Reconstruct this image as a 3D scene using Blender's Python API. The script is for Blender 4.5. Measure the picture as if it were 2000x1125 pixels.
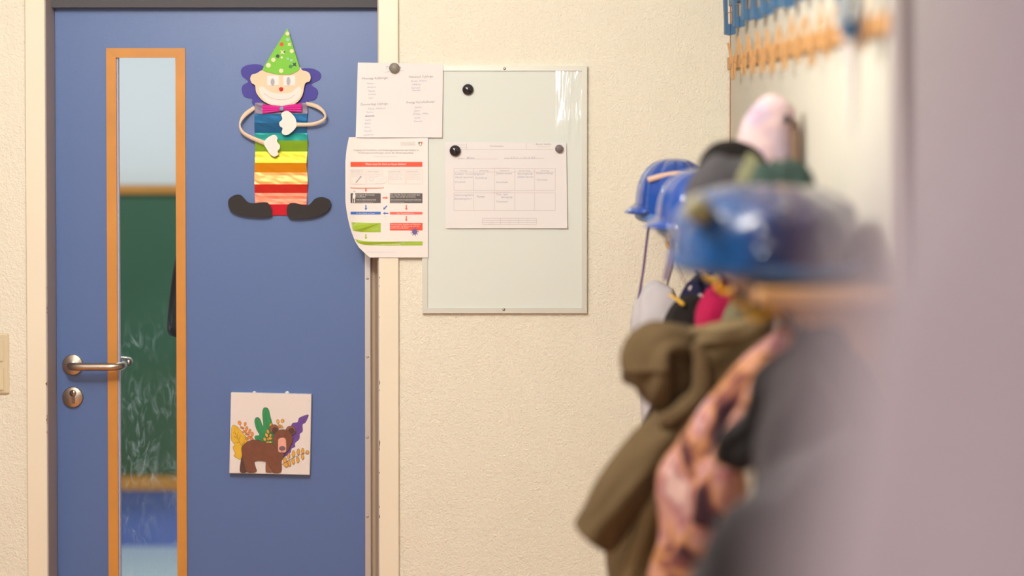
import bpy, math, random
from mathutils import Vector, noise
from mathutils.geometry import tessellate_polygon
random.seed(7)
sc = bpy.context.scene
for o in list(bpy.data.objects): bpy.data.objects.remove(o)
COL = sc.collection

# ------------------------------------------------------------------ camera
W, H = 2000.0, 1125.0
LENS = 80.0
F = LENS / 36.0 * W                    # focal length in pixels
D = F * 0.00125                        # 1.25 mm per pixel on the wall
CZ = 1.64
PITCH = math.atan(121.0 / F)
PPY = 356.0                            # principal point row
cd = bpy.data.cameras.new('camera'); cam = bpy.data.objects.new('camera', cd); COL.objects.link(cam)
cam.location = (0, -D, CZ); cam.rotation_euler = (math.pi/2 - PITCH, 0, 0)
cd.sensor_width = 36; cd.lens = LENS; cd.shift_y = (PPY - H/2) / W
cd.clip_start = 0.05
cd.dof.use_dof = True; cd.dof.focus_distance = D; cd.dof.aperture_fstop = 1.3
sc.camera = cam

# ------------------------------------------------------------------ world, lamps, exposure
wd = bpy.data.worlds.new('world'); sc.world = wd; wd.use_nodes = True
wd.node_tree.nodes['Background'].inputs[0].default_value = (1.0, 0.93, 0.85, 1)
wd.node_tree.nodes['Background'].inputs[1].default_value = 0.22
sc.view_settings.view_transform = 'Standard'; sc.view_settings.look = 'None'
sc.view_settings.exposure = 0.24; sc.view_settings.gamma = 1.0; sc.view_settings.use_curve_mapping = False

def area(name, loc, rot, sx, sy, power, col, shape='RECTANGLE'):
    l = bpy.data.lights.new(name, 'AREA'); l.shape = shape; l.size = sx
    if shape == 'RECTANGLE': l.size_y = sy
    l.energy = power; l.color = col
    o = bpy.data.objects.new(name, l); COL.objects.link(o); o.location = loc; o.rotation_euler = rot
    return o
def globe(loc, power, col, r):
    l = bpy.data.lights.new('globe_light', 'POINT'); l.energy = power; l.color = col; l.shadow_soft_size = r
    o = bpy.data.objects.new('globe_light', l); COL.objects.link(o); o.location = loc
globe((-0.85, -1.45, 2.38), 12, (1, .98, .94), .09)
globe((-0.60, -2.15, 2.38), 74, (1, .98, .94), .12)
for lx, ly in ((-0.75, -3.9), (-0.30, -6.2), (-0.9, -7.4), (-1.6, -5.2), (0.3, -8.3)):
    area('lamp_light', (lx, ly, 2.50), (0, 0, 0), 0.12, 0.12, 17, (1, .96, .90))
area('window_light', (-1.5, -9.6, 1.86), (math.radians(90), 0, 0), 0.8, 0.30, 34, (.75, .87, 1.0))     # high daylight window far down the corridor
area('room_light', (-1.4, 1.9, 2.5), (0, 0, 0), 1.2, 0.8, 29, (.88, .95, 1.0))

# ------------------------------------------------------------------ pixel -> point on a plane of the room
FW = Vector((0, math.cos(PITCH), -math.sin(PITCH))); UP = Vector((0, math.sin(PITCH), math.cos(PITCH)))
CAM = Vector((0, -D, CZ))
def P(px, py, y=0.0):
    d = FW * F + Vector((1, 0, 0)) * (px - 1000) + UP * (PPY - py)
    return CAM + d * ((y + D) / d.y)
def Y(s): return -D + D / s            # depth of the plane whose scale is s times the wall's
def X0(px, y=0.0, py=562): return P(px, py, y).x
def Z0(py, y=0.0, px=1000): return P(px, py, y).z

# ------------------------------------------------------------------ materials
MATS = {}
def mat(name, col=(.8,.8,.8), rough=.6, metal=0., spec=.5, coat=0., bump=0., bscale=50., sheen=0., var=0., vscale=4., alpha=1.):
    if name in MATS: return MATS[name]
    m = bpy.data.materials.new(name); m.use_nodes = True; MATS[name] = m
    nt = m.node_tree; b = nt.nodes['Principled BSDF']
    b.inputs['Base Color'].default_value = (*col, 1); b.inputs['Roughness'].default_value = rough
    b.inputs['Metallic'].default_value = metal; b.inputs['Specular IOR Level'].default_value = spec
    b.inputs['Coat Weight'].default_value = coat; b.inputs['Sheen Weight'].default_value = sheen
    tc = nt.nodes.new('ShaderNodeTexCoord')
    if bump or var:
        n = nt.nodes.new('ShaderNodeTexNoise'); n.inputs['Scale'].default_value = bscale if bump else vscale
        n.inputs['Detail'].default_value = 4; nt.links.new(tc.outputs['Object'], n.inputs['Vector'])
        if bump:
            bp = nt.nodes.new('ShaderNodeBump'); bp.inputs['Strength'].default_value = bump; bp.inputs['Distance'].default_value = .002
            nt.links.new(n.outputs['Fac'], bp.inputs['Height']); nt.links.new(bp.outputs['Normal'], b.inputs['Normal'])
        if var:
            n2 = nt.nodes.new('ShaderNodeTexNoise'); n2.inputs['Scale'].default_value = vscale; n2.inputs['Detail'].default_value = 3
            nt.links.new(tc.outputs['Object'], n2.inputs['Vector'])
            mx = nt.nodes.new('ShaderNodeMix'); mx.data_type = 'RGBA'
            mx.inputs[6].default_value = (*[c*(1-var) for c in col], 1); mx.inputs[7].default_value = (*[min(1, c*(1+var)) for c in col], 1)
            nt.links.new(n2.outputs['Fac'], mx.inputs[0]); nt.links.new(mx.outputs[2], b.inputs['Base Color'])
    return m

def ramp(nt, src, stops):
    r = nt.nodes.new('ShaderNodeValToRGB'); e = r.color_ramp.elements
    while len(e) < len(stops): e.new(.5)
    for k, (p, c) in enumerate(stops): e[k].position = p; e[k].color = (*c, 1)
    nt.links.new(src, r.inputs[0]); return r

def wall_mat(name, base, stain):
    m = mat(name, base, .75, spec=.25); nt = m.node_tree; b = nt.nodes['Principled BSDF']; tc = nt.nodes['Texture Coordinate']
    a = nt.nodes.new('ShaderNodeTexNoise'); a.inputs['Scale'].default_value = 210; a.inputs['Detail'].default_value = 3; a.inputs['Distortion'].default_value = .6
    c = nt.nodes.new('ShaderNodeTexNoise'); c.inputs['Scale'].default_value = 85; c.inputs['Detail'].default_value = 2
    ad = nt.nodes.new('ShaderNodeMath'); ad.operation = 'ADD'
    for n in (a, c): nt.links.new(tc.outputs['Object'], n.inputs['Vector'])
    nt.links.new(a.outputs['Fac'], ad.inputs[0]); nt.links.new(c.outputs['Fac'], ad.inputs[1])
    bp = nt.nodes.new('ShaderNodeBump'); bp.inputs['Strength'].default_value = 1.0; bp.inputs['Distance'].default_value = .0024
    nt.links.new(ad.outputs[0], bp.inputs['Height']); nt.links.new(bp.outputs['Normal'], b.inputs['Normal'])
    s = nt.nodes.new('ShaderNodeTexNoise'); s.inputs['Scale'].default_value = 3.1; s.inputs['Detail'].default_value = 6; s.inputs['Roughness'].default_value = .65
    nt.links.new(tc.outputs['Object'], s.inputs['Vector'])
    r = ramp(nt, s.outputs['Fac'], [(.5, base), (.64, tuple(x*.95+y*.05 for x, y in zip(base, stain))), (.78, tuple(x*.6+y*.4 for x, y in zip(base, stain)))])
    nt.links.new(r.outputs[0], b.inputs['Base Color'])
    return m
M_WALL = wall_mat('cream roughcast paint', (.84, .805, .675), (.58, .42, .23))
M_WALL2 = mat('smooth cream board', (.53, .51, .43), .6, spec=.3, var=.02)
M_GAP = mat('brown edge', (.38, .2, .12), .7)
M_FRAME = mat('cream gloss paint', (.84, .765, .61), .4, spec=.4, var=.03, vscale=3)
M_REVEAL = mat('grey brown reveal', (.36, .31, .30), .6)
M_DARK = mat('shaded rebate', (.09, .09, .10), .8)
M_CHIP = mat('bare chipped metal', (.16, .10, .07), .6)
M_DOOR = mat('blue laminate', (.066, .138, .355), .46, spec=.95, bump=.12, bscale=500)
M_BEECH = mat('orange beech', (.60, .26, .045), .45, var=.18, vscale=9)
M_ALU = mat('brushed aluminium', (.62, .58, .53), .42, metal=.75)
M_ALUB = mat('pale anodised frame', (.66, .66, .58), .45, metal=.35)
M_STEEL = mat('satin steel', (.55, .46, .37), .28, metal=1., bump=.1, bscale=300)
M_STEELD = mat('lock steel', (.22, .16, .12), .4, metal=.8)
M_SCREW = mat('screw metal', (.5, .45, .42), .3, metal=1.)
M_BLACK = mat('black', (.012, .012, .014), .6)
M_PAPER = mat('white paper', (.79, .77, .76), .7, spec=.2)
M_PAPERG = mat('glossy print paper', (.83, .79, .75), .35, spec=.4)

def glass_mat():
    m = bpy.data.materials.new('smudged glass'); m.use_nodes = True; nt = m.node_tree; nt.nodes.clear()
    out = nt.nodes.new('ShaderNodeOutputMaterial'); tr = nt.nodes.new('ShaderNodeBsdfTransparent'); gl = nt.nodes.new('ShaderNodeBsdfGlossy')
    gl.inputs['Roughness'].default_value = .02; fr = nt.nodes.new('ShaderNodeFresnel'); fr.inputs[0].default_value = 1.3
    mx = nt.nodes.new('ShaderNodeMixShader'); nt.links.new(fr.outputs[0], mx.inputs[0]); nt.links.new(tr.outputs[0], mx.inputs[1]); nt.links.new(gl.outputs[0], mx.inputs[2])
    di = nt.nodes.new('ShaderNodeBsdfDiffuse'); di.inputs[0].default_value = (.55, .75, .85, 1)
    tc = nt.nodes.new('ShaderNodeTexCoord'); mp = nt.nodes.new('ShaderNodeMapping'); mp.inputs['Scale'].default_value = (1.0, 1, .42)
    mp.inputs['Rotation'].default_value = (0, .35, 0)
    nt.links.new(tc.outputs['Object'], mp.inputs[0])
    n = nt.nodes.new('ShaderNodeTexNoise'); n.inputs['Scale'].default_value = 42; n.inputs['Detail'].default_value = 6; n.inputs['Distortion'].default_value = 1.8; n.inputs['Roughness'].default_value = .62
    nt.links.new(mp.outputs[0], n.inputs['Vector'])
    r = ramp(nt, n.outputs['Fac'], [(.50, (0,0,0)), (.62, (.28,.28,.28)), (.74, (1,1,1))])
    # the smears sit where small hands reach: a band of the pane
    sp = nt.nodes.new('ShaderNodeSeparateXYZ'); nt.links.new(tc.outputs['Object'], sp.inputs[0])
    mr = nt.nodes.new('ShaderNodeMapRange'); mr.interpolation_type = 'SMOOTHSTEP'
    mr.inputs[1].default_value = 1.22; mr.inputs[2].default_value = 1.0
    nt.links.new(sp.outputs[2], mr.inputs[0])
    n3 = nt.nodes.new('ShaderNodeTexNoise'); n3.inputs['Scale'].default_value = 7; nt.links.new(tc.outputs['Object'], n3.inputs['Vector'])
    r3 = ramp(nt, n3.outputs['Fac'], [(.4, (.1,.1,.1)), (.6, (1,1,1))])
    mu = nt.nodes.new('ShaderNodeMath'); mu.operation = 'MULTIPLY'; nt.links.new(r.outputs[0], mu.inputs[0]); nt.links.new(mr.outputs[0], mu.inputs[1])
    mu2 = nt.nodes.new('ShaderNodeMath'); mu2.operation = 'MULTIPLY'; nt.links.new(mu.outputs[0], mu2.inputs[0]); nt.links.new(r3.outputs[0], mu2.inputs[1])
    mu3 = nt.nodes.new('ShaderNodeMath'); mu3.operation = 'MULTIPLY'; mu3.inputs[1].default_value = .5; nt.links.new(mu2.outputs[0], mu3.inputs[0])
    m2 = nt.nodes.new('ShaderNodeMixShader'); nt.links.new(mu3.outputs[0], m2.inputs[0]); nt.links.new(mx.outputs[0], m2.inputs[1]); nt.links.new(di.outputs[0], m2.inputs[2])
    nt.links.new(m2.outputs[0], out.inputs[0]); return m
M_GLASS = glass_mat()

# ------------------------------------------------------------------ mesh builder
def cr(pts, n=6, closed=True):
    """Catmull-Rom through points of any dimension"""
    out = []; N = len(pts); rng = range(N if closed else N-1)
    for i in rng:
        g = (lambda k: pts[k % N]) if closed else (lambda k: pts[min(max(k, 0), N-1)])
        p0, p1, p2, p3 = g(i-1), g(i), g(i+1), g(i+2)
        for j in range(n):
            t = j/n
            out.append(tuple(.5*((2*b)+(-a+c)*t+(2*a-5*b+4*c-d)*t*t+(-a+3*b-3*c+d)*t**3) for a, b, c, d in zip(p0, p1, p2, p3)))
    if not closed: out.append(tuple(pts[-1]))
    return out

class MB:
    def __init__(s): s.v = []; s.f = []; s.fm = []; s.ms = []; s.sm = []
    def mi(s, m):
        if m not in s.ms: s.ms.append(m)
        return s.ms.index(m)
    def add(s, vs, fs, m, smooth=False):
        o = len(s.v); s.v += [Vector(v) for v in vs]; k = s.mi(m)
        for f in fs: s.f.append([i+o for i in f]); s.fm.append(k); s.sm.append(smooth)
    def box(s, x0, x1, y0, y1, z0, z1, m, bev=0.0):
        if bev:
            b = bev; L = []
            for (z, c) in ((z0, b), (z0+b, 0), (z1-b, 0), (z1, b)):
                for (x, y) in ((x0+b, y0+c), (x1-b, y0+c), (x1-c, y0+b), (x1-c, y1-b), (x1-b, y1-c), (x0+b, y1-c), (x0+c, y1-b), (x0+c, y0+b)): L.append((x, y, z))
            fs = [[7,6,5,4,3,2,1,0], [24,25,26,27,28,29,30,31]]
            for r in range(3):
                for i in range(8): fs.append([r*8+i, r*8+(i+1)%8, (r+1)*8+(i+1)%8, (r+1)*8+i])
            s.add(L, fs, m); return
        s.add([(x0,y0,z0),(x1,y0,z0),(x1,y1,z0),(x0,y1,z0),(x0,y0,z1),(x1,y0,z1),(x1,y1,z1),(x0,y1,z1)],
              [(0,3,2,1),(4,5,6,7),(0,1,5,4),(1,2,6,5),(2,3,7,6),(3,0,4,7)], m)
    def flat(s, pts, y, m, th=.0003, yf=None):
        """closed outline in photo pixels laid on the vertical plane y (or y + yf) with its own thickness"""
        g = (lambda p: y + yf(*p)) if yf else (lambda p: y)
        n = len(pts); fr = [P(p[0], p[1], g(p)) for p in pts]; bk = [v + Vector((0, th, 0)) for v in fr]
        tri = tessellate_polygon([[Vector((p[0], p[1], 0)) for p in pts]])
        s.add(fr, [tuple(t) for t in tri], m); s.add(fr + bk, [(i, (i+1) % n, n+(i+1) % n, n+i) for i in range(n)], m)
    def stroke(s, pts, w, y, m, yf=None, closed=False):
        g = (lambda a, b: y + yf(a, b)) if yf else (lambda a, b: y)
        n = len(pts); L = []
        for i in range(n):
            a = pts[(i-1) % n] if closed else pts[max(i-1, 0)]; b = pts[(i+1) % n] if closed else pts[min(i+1, n-1)]
            dx, dy = b[0]-a[0], b[1]-a[1]; l = math.hypot(dx, dy) or 1; nx, ny = -dy/l*w/2, dx/l*w/2; p = pts[i]
            L.append(P(p[0]+nx, p[1]+ny, g(*p[:2]))); L.append(P(p[0]-nx, p[1]-ny, g(*p[:2])))
        rng = range(n if closed else n-1)
        s.add(L, [(2*i, 2*i+1, 2*((i+1) % n)+1, 2*((i+1) % n)) for i in rng], m)
    def tube(s, pts, r, m, n=12, rad=None, flat=1.0):
        pts = [Vector(p) for p in pts]; N = len(pts); L = []; up = None
        for i, p in enumerate(pts):
            t = (pts[min(i+1, N-1)] - pts[max(i-1, 0)]).normalized()
            if up is None: up = Vector((0, 0, 1)) if abs(t.z) < .9 else Vector((1, 0, 0))
            a = t.cross(up).normalized(); b = a.cross(t).normalized(); up = b; rr = rad[i] if rad else r
            for k in range(n):
                th = 2*math.pi*k/n; L.append(p + a*math.cos(th)*rr + b*math.sin(th)*rr*flat)
        fs = [(i*n+k, i*n+(k+1) % n, (i+1)*n+(k+1) % n, (i+1)*n+k) for i in range(N-1) for k in range(n)]
        fs += [tuple(range(n))[::-1], tuple((N-1)*n+k for k in range(n))]
        s.add(L, fs, m, True)
    def disc(s, c, prof, m, n=32, ax='y'):
        """lathe about the y axis towards the camera; prof = [(radius, distance out of the wall)]"""
        L = []
        for (r, h) in prof:
            for k in range(n):
                a = 2*math.pi*k/n
                L.append(Vector(c) + (Vector((r*math.cos(a), -h, r*math.sin(a))) if ax == 'y' else Vector((r*math.cos(a), r*math.sin(a), h))))
        N = len(prof); fs = [(i*n+k, i*n+(k+1) % n, (i+1)*n+(k+1) % n, (i+1)*n+k) for i in range(N-1) for k in range(n)]
        fs.append(tuple((N-1)*n+k for k in range(n)))
        s.add(L, fs, m, True)
    def blob(s, c, r, m, nu=40, nv=24, fn=None, v0=-1.0):
        """ellipsoid; fn(unit vector) scales the radius; v0 > -1 cuts the bottom flat"""
        L = []; c = Vector(c)
        for i in range(nv+1):
            ph = -math.pi/2 + math.pi*i/nv
            for k in range(nu):
                th = 2*math.pi*k/nu; u = Vector((math.cos(ph)*math.cos(th), math.cos(ph)*math.sin(th), math.sin(ph)))
                q = u * (fn(u) if fn else 1.0)
                if q.z < v0: q.z = v0
                L.append(c + Vector((q.x*r[0], q.y*r[1], q.z*r[2])))
        s.add(L, [(i*nu+k, i*nu+(k+1) % nu, (i+1)*nu+(k+1) % nu, (i+1)*nu+k) for i in range(nv) for k in range(nu)], m, True)
    def limb(s, secs, m, n=40, k=10, amp=.10, fold=5, seed=0, spine=.0):
        """cloth tube: secs = [(px, py, scale of the plane, half width in px, half depth in m)]"""
        S = cr(secs, k, False); C = [P(a[0], a[1], Y(a[2])) for a in S]; N = len(S); L = []
        for i, a in enumerate(S):
            t = (C[min(i+1, N-1)] - C[max(i-1, 0)]).normalized(); side = t.cross(Vector((0, 1, 0))).normalized(); dep = side.cross(t).normalized()
            wm = a[3]*.00125/a[2]
            end = min(i, N-1-i)/2.5; cap = math.sqrt(max(0.0, 1-(1-min(end, 1))**2))*.8+.2
            for q in range(n):
                th = 2*math.pi*q/n
                f = 1 + amp*math.sin(fold*th + 3*noise.noise(Vector((i*.09, seed, math.cos(th)))) + i*.05) + amp*1.6*noise.noise(Vector((math.cos(th)*1.8, math.sin(th)*1.8, i*.11+seed*7)))
                L.append(C[i] + side*math.cos(th)*wm*f*cap + dep*math.sin(th)*a[4]*f*cap)
        fs = [(i*n+q, i*n+(q+1) % n, (i+1)*n+(q+1) % n, (i+1)*n+q) for i in range(N-1) for q in range(n)]
        fs += [tuple(range(n))[::-1], tuple((N-1)*n+q for q in range(n))]
        s.add(L, fs, m, True)
    def build(s, name, parent=None, origin=None):
        me = bpy.data.meshes.new(name); o = bpy.data.objects.new(name, me); COL.objects.link(o)
        if parent is not None:
            org = parent['_o'].to_list() if hasattr(parent['_o'], 'to_list') else list(parent['_o']); org = Vector(org); o.parent = parent
        else:
            if origin is None:
                lo = [min(v[i] for v in s.v) for i in range(3)]; hi = [max(v[i] for v in s.v) for i in range(3)]
                origin = ((lo[0]+hi[0])/2, (lo[1]+hi[1])/2, (lo[2]+hi[2])/2)
            org = Vector(origin); o.location = org
        ROOTS.append(o); o['_o'] = tuple(org)
        me.from_pydata([v-org for v in s.v], [], s.f); 
        for m in s.ms: me.materials.append(m)
        for p, k, sm in zip(me.polygons, s.fm, s.sm): p.material_index = k; p.use_smooth = sm
        me.validate(); me.update()
        return o
ROOTS = []
def thing(name, label, cat, loc, group=None):
    o = bpy.data.objects.new(name, None); COL.objects.link(o); o.location = loc; o['_o'] = tuple(loc); ROOTS.append(o); o.empty_display_size = .05
    return tag(o, label, cat, group)
def tag(o, label, cat, group=None, kind=None):
    o['label'] = label; o['category'] = cat
    if group: o['group'] = group
    if kind: o['kind'] = kind
    return o
def struct(o): o['kind'] = 'structure'; return o
def copy_tree(o, loc, label, group):
    r = o.copy(); COL.objects.link(r); r.location = loc; r['label'] = label; r['group'] = group
    for ch in o.children:
        c = ch.copy(); COL.objects.link(c); c.parent = r
        for g in ch.children:
            d = g.copy(); COL.objects.link(d); d.parent = c
    return r

def glyphs(txt):
    cu = bpy.data.curves.new('t', 'FONT'); cu.body = txt; cu.size = 1; cu.resolution_u = 2
    ob = bpy.data.objects.new('t', cu); me = bpy.data.meshes.new_from_object(ob)
    vs = [(v.co.x, v.co.y) for v in me.vertices]; fs = [tuple(p.vertices) for p in me.polygons]
    bpy.data.objects.remove(ob); bpy.data.curves.remove(cu); bpy.data.meshes.remove(me)
    return vs, fs
def text(mb, txt, px, py, h, m, y, align='l', width=None, shear=0., yf=None, rise=0., wob=0.):
    """baseline at (px, py) in photo pixels, cap height h"""
    vs, fs = glyphs(txt)
    if not vs: return
    x0 = min(v[0] for v in vs); x1 = max(v[0] for v in vs); sx = sy = h/.73
    if width: sx = width/max(x1-x0, 1e-3)
    w = (x1-x0)*sx; ox = px - (0 if align == 'l' else w/2 if align == 'c' else w)
    L = []
    for a, b in vs:
        qx = ox+(a-x0)*sx+b*sy*shear; qy = py-b*sy+(qx-px)*rise + (wob*math.sin(qx*.9+py) if wob else 0)
        L.append(P(qx, qy, y + (yf(qx, qy) if yf else 0)))
    mb.add(L, fs, m)
def rect(mb, x0, y0, x1, y1, m, y, yf=None, nx=1):
    L = []
    for i in range(nx+1):
        x = x0+(x1-x0)*i/nx
        for q in range(nx+1):
            yy = y0+(y1-y0)*q/nx; L.append(P(x, yy, y+(yf(x, yy) if yf else 0)))
    mb.add(L, [(i*(nx+1)+q, (i+1)*(nx+1)+q, (i+1)*(nx+1)+q+1, i*(nx+1)+q+1) for i in range(nx) for q in range(nx)], m)
def ell(cx, cy, rx, ry, n=24, a=0.):
    ca, sa = math.cos(a), math.sin(a)
    return [(cx+rx*math.cos(t)*ca-ry*math.sin(t)*sa, cy+rx*math.cos(t)*sa+ry*math.sin(t)*ca) for t in [2*math.pi*i/n for i in range(n)]]

# ================================================================== the setting
XR = X0(1421)                               # right wall plane
YD = .093                                   # face of the door leaf
xl0, xl1 = X0(53), X0(92); xr0, xr1 = X0(740), X0(779)
ZT = CZ + .34
b = MB(); b.box(-3.2, xl0+.012, 0, .16, 0, 2.6, M_WALL); b.box(xr1-.012, 2.4, 0, .16, 0, 2.6, M_WALL); b.box(xl0+.012, xr1-.012, 0, .16, ZT+.04, 2.6, M_WALL)
struct(b.build('wall_back', origin=(0, 0, 0)))
b = MB(); b.box(-3.2, 2.4, -10, 3.4, -.1, 0, mat('warm vinyl floor', (.52, .21, .05), .45, var=.1)); struct(b.build('floor', origin=(0, 0, 0)))
b = MB(); b.box(-3.2, 2.4, -10, 3.4, 2.6, 2.7, mat('white ceiling', (.8, .76, .68), .8)); struct(b.build('ceiling', origin=(0, 0, 0)))
YW = Y(1.757)
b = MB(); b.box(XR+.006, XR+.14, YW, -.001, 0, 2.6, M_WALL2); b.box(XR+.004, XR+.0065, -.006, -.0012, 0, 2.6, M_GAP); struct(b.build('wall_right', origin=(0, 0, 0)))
b = MB(); b.box(XR-.004, XR+.15, YW-.09, YW-.001, 0, 2.6, mat('grey brown casing', (.24, .205, .20), .6)); struct(b.build('trim_1', origin=(0, 0, 0)))
b = MB(); b.box(XR+.01, XR+.14, -4.6, YW-.091, 0, 2.6, mat('grey lilac wall', (.20, .175, .18), .7)); struct(b.build('wall_right_near', origin=(0, 0, 0)))
# door frame
b = MB()
def chips(mb, x, ys, side):
    for (py, h, w) in ys:
        n = 7; pts = [(x, py)] + [(x+side*w*(.6+.4*random.random())*math.sin(math.pi*(i+1)/(n+1)), py+h*(i+1)/(n+1)) for i in range(n)] + [(x, py+h)]
        mb.flat(pts, -.0125, M_CHIP, .0002)
b.box(xl0, xl1, -.012, .15, 0, ZT+.05, M_FRAME, .002)
b.box(xr0, xr1, -.012, .15, 0, ZT+.05, M_FRAME, .002)
b.box(xl1+.0001, xr0-.0001, -.012, .15, ZT, ZT+.05, M_FRAME, .002)
chips(b, 92.5, [(598, 8, 2), (608, 5, 2), (745, 9, 4), (810, 6, 2), (815, 10, 2.5), (824, 4, 1.5), (842, 4, 2), (560, 4, 1.5)], -1)
chips(b, 740.3, [(540, 4, 2), (557, 3, 1.5), (618, 3, 1.5), (742, 11, 2.5), (760, 4, 1.5), (858, 16, 2.5), (873, 8, 2), (921, 4, 2), (988, 4, 2), (1005, 8, 2.5)], 1)
struct(b.build('trim_2', origin=((xl0+xl1)/2, 0, 0))).name = 'trim_2'
b = MB(); b.box(xl1+.0002, xl1+.003, -.0119, .149, 0, ZT-.0002, M_REVEAL); b.box(xr0-.003, xr0-.0002, .0, .149, 0, ZT-.0002, M_REVEAL)
b.box(xl1+.003, xr0-.003, .055, .149, CZ+(235-15)*.00125*(D+.055)/D, ZT-.0002, M_DARK)  # rebate filler; its dark grey paints in the shadow under the frame head
struct(b.build('trim_3', origin=(xl1, 0, 0)))

# ---- the door
DX0 = xl1+.004; DX1 = xr0-.004
door = bpy.data.objects.new('door_1', None); COL.objects.link(door); door.location = (DX0, YD, 0); door['_o'] = (DX0, YD, 0); struct(door)
gx0, gx1 = X0(229, YD), X0(345, YD); gz = Z0(112, YD, 280)
DZ = CZ+(235-14)*.00125*(D+YD)/D+.004
b = MB()
def slab(x0, x1, z0, z1): b.box(x0, x1, YD, YD+.042, z0, z1, M_DOOR)
slab(DX0, gx0, .006, DZ); slab(gx1, DX1, .006, DZ); slab(gx0, gx1, gz, DZ); slab(gx0, gx1, .006, .12)
b.build('door_leaf', door)
b = MB(); ox0, ox1, oz = X0(209.5, YD-.006), X0(363, YD-.006), Z0(94, YD-.006, 280)
yf, yb = YD-.007, YD-.0002
def bar(pts): # mitred bar with chamfer
    b.add([(x, yf, z) for x, z in pts]+[(x, yb, z) for x, z in pts], [(0,1,2,3),(0,4,5,1),(1,5,6,2),(2,6,7,3),(3,7,4,0)], M_BEECH)
ix0, ix1, iz = X0(229.5, YD), X0(345, YD), Z0(113, YD, 280)
bar([(ox0, .1), (ix0, .12), (ix0, iz), (ox0, oz)]); bar([(ix1, .12), (ox1, .1), (ox1, oz), (ix1, iz)]); bar([(ox0+.0003, oz), (ix0, iz+.0003), (ix1, iz+.0003), (ox1-.0003, oz)]); bar([(ox0, .1), (ox1, .1), (ix1, .12), (ix0, .12)])
b.build('window_moulding', door)
b = MB(); b.box(gx0, gx1, YD+.02, YD+.024, .12, gz, M_GLASS); b.build('glass_pane', door)
b = MB(); b.box(ix0, ix0+.004, YD+.001, YD+.019, .12, iz, mat('pale lilac bead', (.45, .42, .55), .3)); b.build('glazing_bead', door)
# handle
def handle(flip, parent):
    h = MB(); c = P(143, 712, YD); sgn = -1 if flip else 1; yy = YD if not flip else YD+.042
    c = Vector((c.x, yy, c.z))
    if flip:
        pass
    h.disc(c, [(.0255, 0), (.0262, .004*sgn), (.0255, .0085*sgn), (.0235, .0095*sgn), (0.0001, .0095*sgn)], M_STEEL)
    r = MB(); pts = [c+Vector((0, -.008*sgn, 0)), c+Vector((-.001, -.022*sgn, 0)), c+Vector((.001, -.038*sgn, 0)), c+Vector((.008, -.049*sgn, 0)), c+Vector((.020, -.054*sgn, 0)),
                    c+Vector((.05, -.055*sgn, 0)), c+Vector((.09, -.055*sgn, 0)), c+Vector((.108, -.054*sgn, 0)), c+Vector((.120, -.048*sgn, 0)), c+Vector((.126, -.036*sgn, 0)), c+Vector((.127, -.020*sgn, 0)), c+Vector((.127, -.012*sgn, 0))]
    pts = cr([tuple(p) for p in pts], 5, False)
    r.tube(pts, .0098, M_STEEL, 20)
    hb = r.build('door_handle', parent); h.build('rosette', hb)
handle(False, door); handle(True, door)
b = MB(); c = P(143, 775, YD); b.disc(c, [(.0255, 0), (.0262, .004), (.0255, .0085), (.0235, .0095), (.0001, .0095)], M_STEEL); lk = b.build('lock_escutcheon', door)
b = MB(); b.disc(P(142.5, 768, YD-.0095), [(.0085, 0), (.0085, .0012), (.0001, .0012)], M_STEEL); 
pz = P(143, 779, YD-.0095); b.box(pz.x-.0042, pz.x+.0042, pz.y-.0012, pz.y, pz.z-.012, pz.z+.006, M_STEELD, .0005)
pz = P(142.5, 768, YD-.0108); b.box(pz.x-.0011, pz.x+.0011, pz.y-.0006, pz.y, pz.z-.001, pz.z+.006, M_BLACK); b.build('lock_cylinder', lk)

# finger guard on the hinge side
fg = thing('finger_guard', 'tall narrow aluminium finger guard strip screwed to the hinge edge of the blue door', 'finger guard', (X0(717, YD), YD, .01))
ya = YD-.012; z1 = Z0(190, ya, 717)
b = MB(); xa, xb = X0(712, ya), X0(724, ya); b.box(xa, xb, ya, YD-.0002, .01, z1, M_ALU, .001); b.box(xa+.004, xa+.0055, ya-.0008, ya+.0001, .011, z1-.001, M_ALU); b.box(xb-.0045, xb-.003, ya-.0008, ya+.0001, .011, z1-.001, M_ALU); b.build('strip', fg)
b = MB(); pts = [(xb+.0004, YD-.006), (xb+.004, YD-.001), (xb+.010, YD-.004), (xb+.0165, YD-.018), (X0(739.5, .02), .02)]
L = []
for (x, y) in pts: L += [(x, y, .01), (x, y, z1)]
for (x, y) in pts[::-1]: L += [(x, y+.0015, .01), (x, y+.0015, z1)]
n = len(L)//2; b.add(L, [(2*i, 2*((i+1) % n), 2*((i+1) % n)+1, 2*i+1) for i in range(n)], mat('tan guard fabric', (.44, .35, .26), .6)); b.build('cover_sheet', fg)
for py in (544, 697, 854, 1009):
    b = MB(); b.disc(P(717.5, py, ya-.001), [(.0034, -.001), (.0032, .0008), (.0018, .0020), (.0008, .0012), (.0001, .0012)], M_SCREW, 14); b.build('screw', fg)

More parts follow.
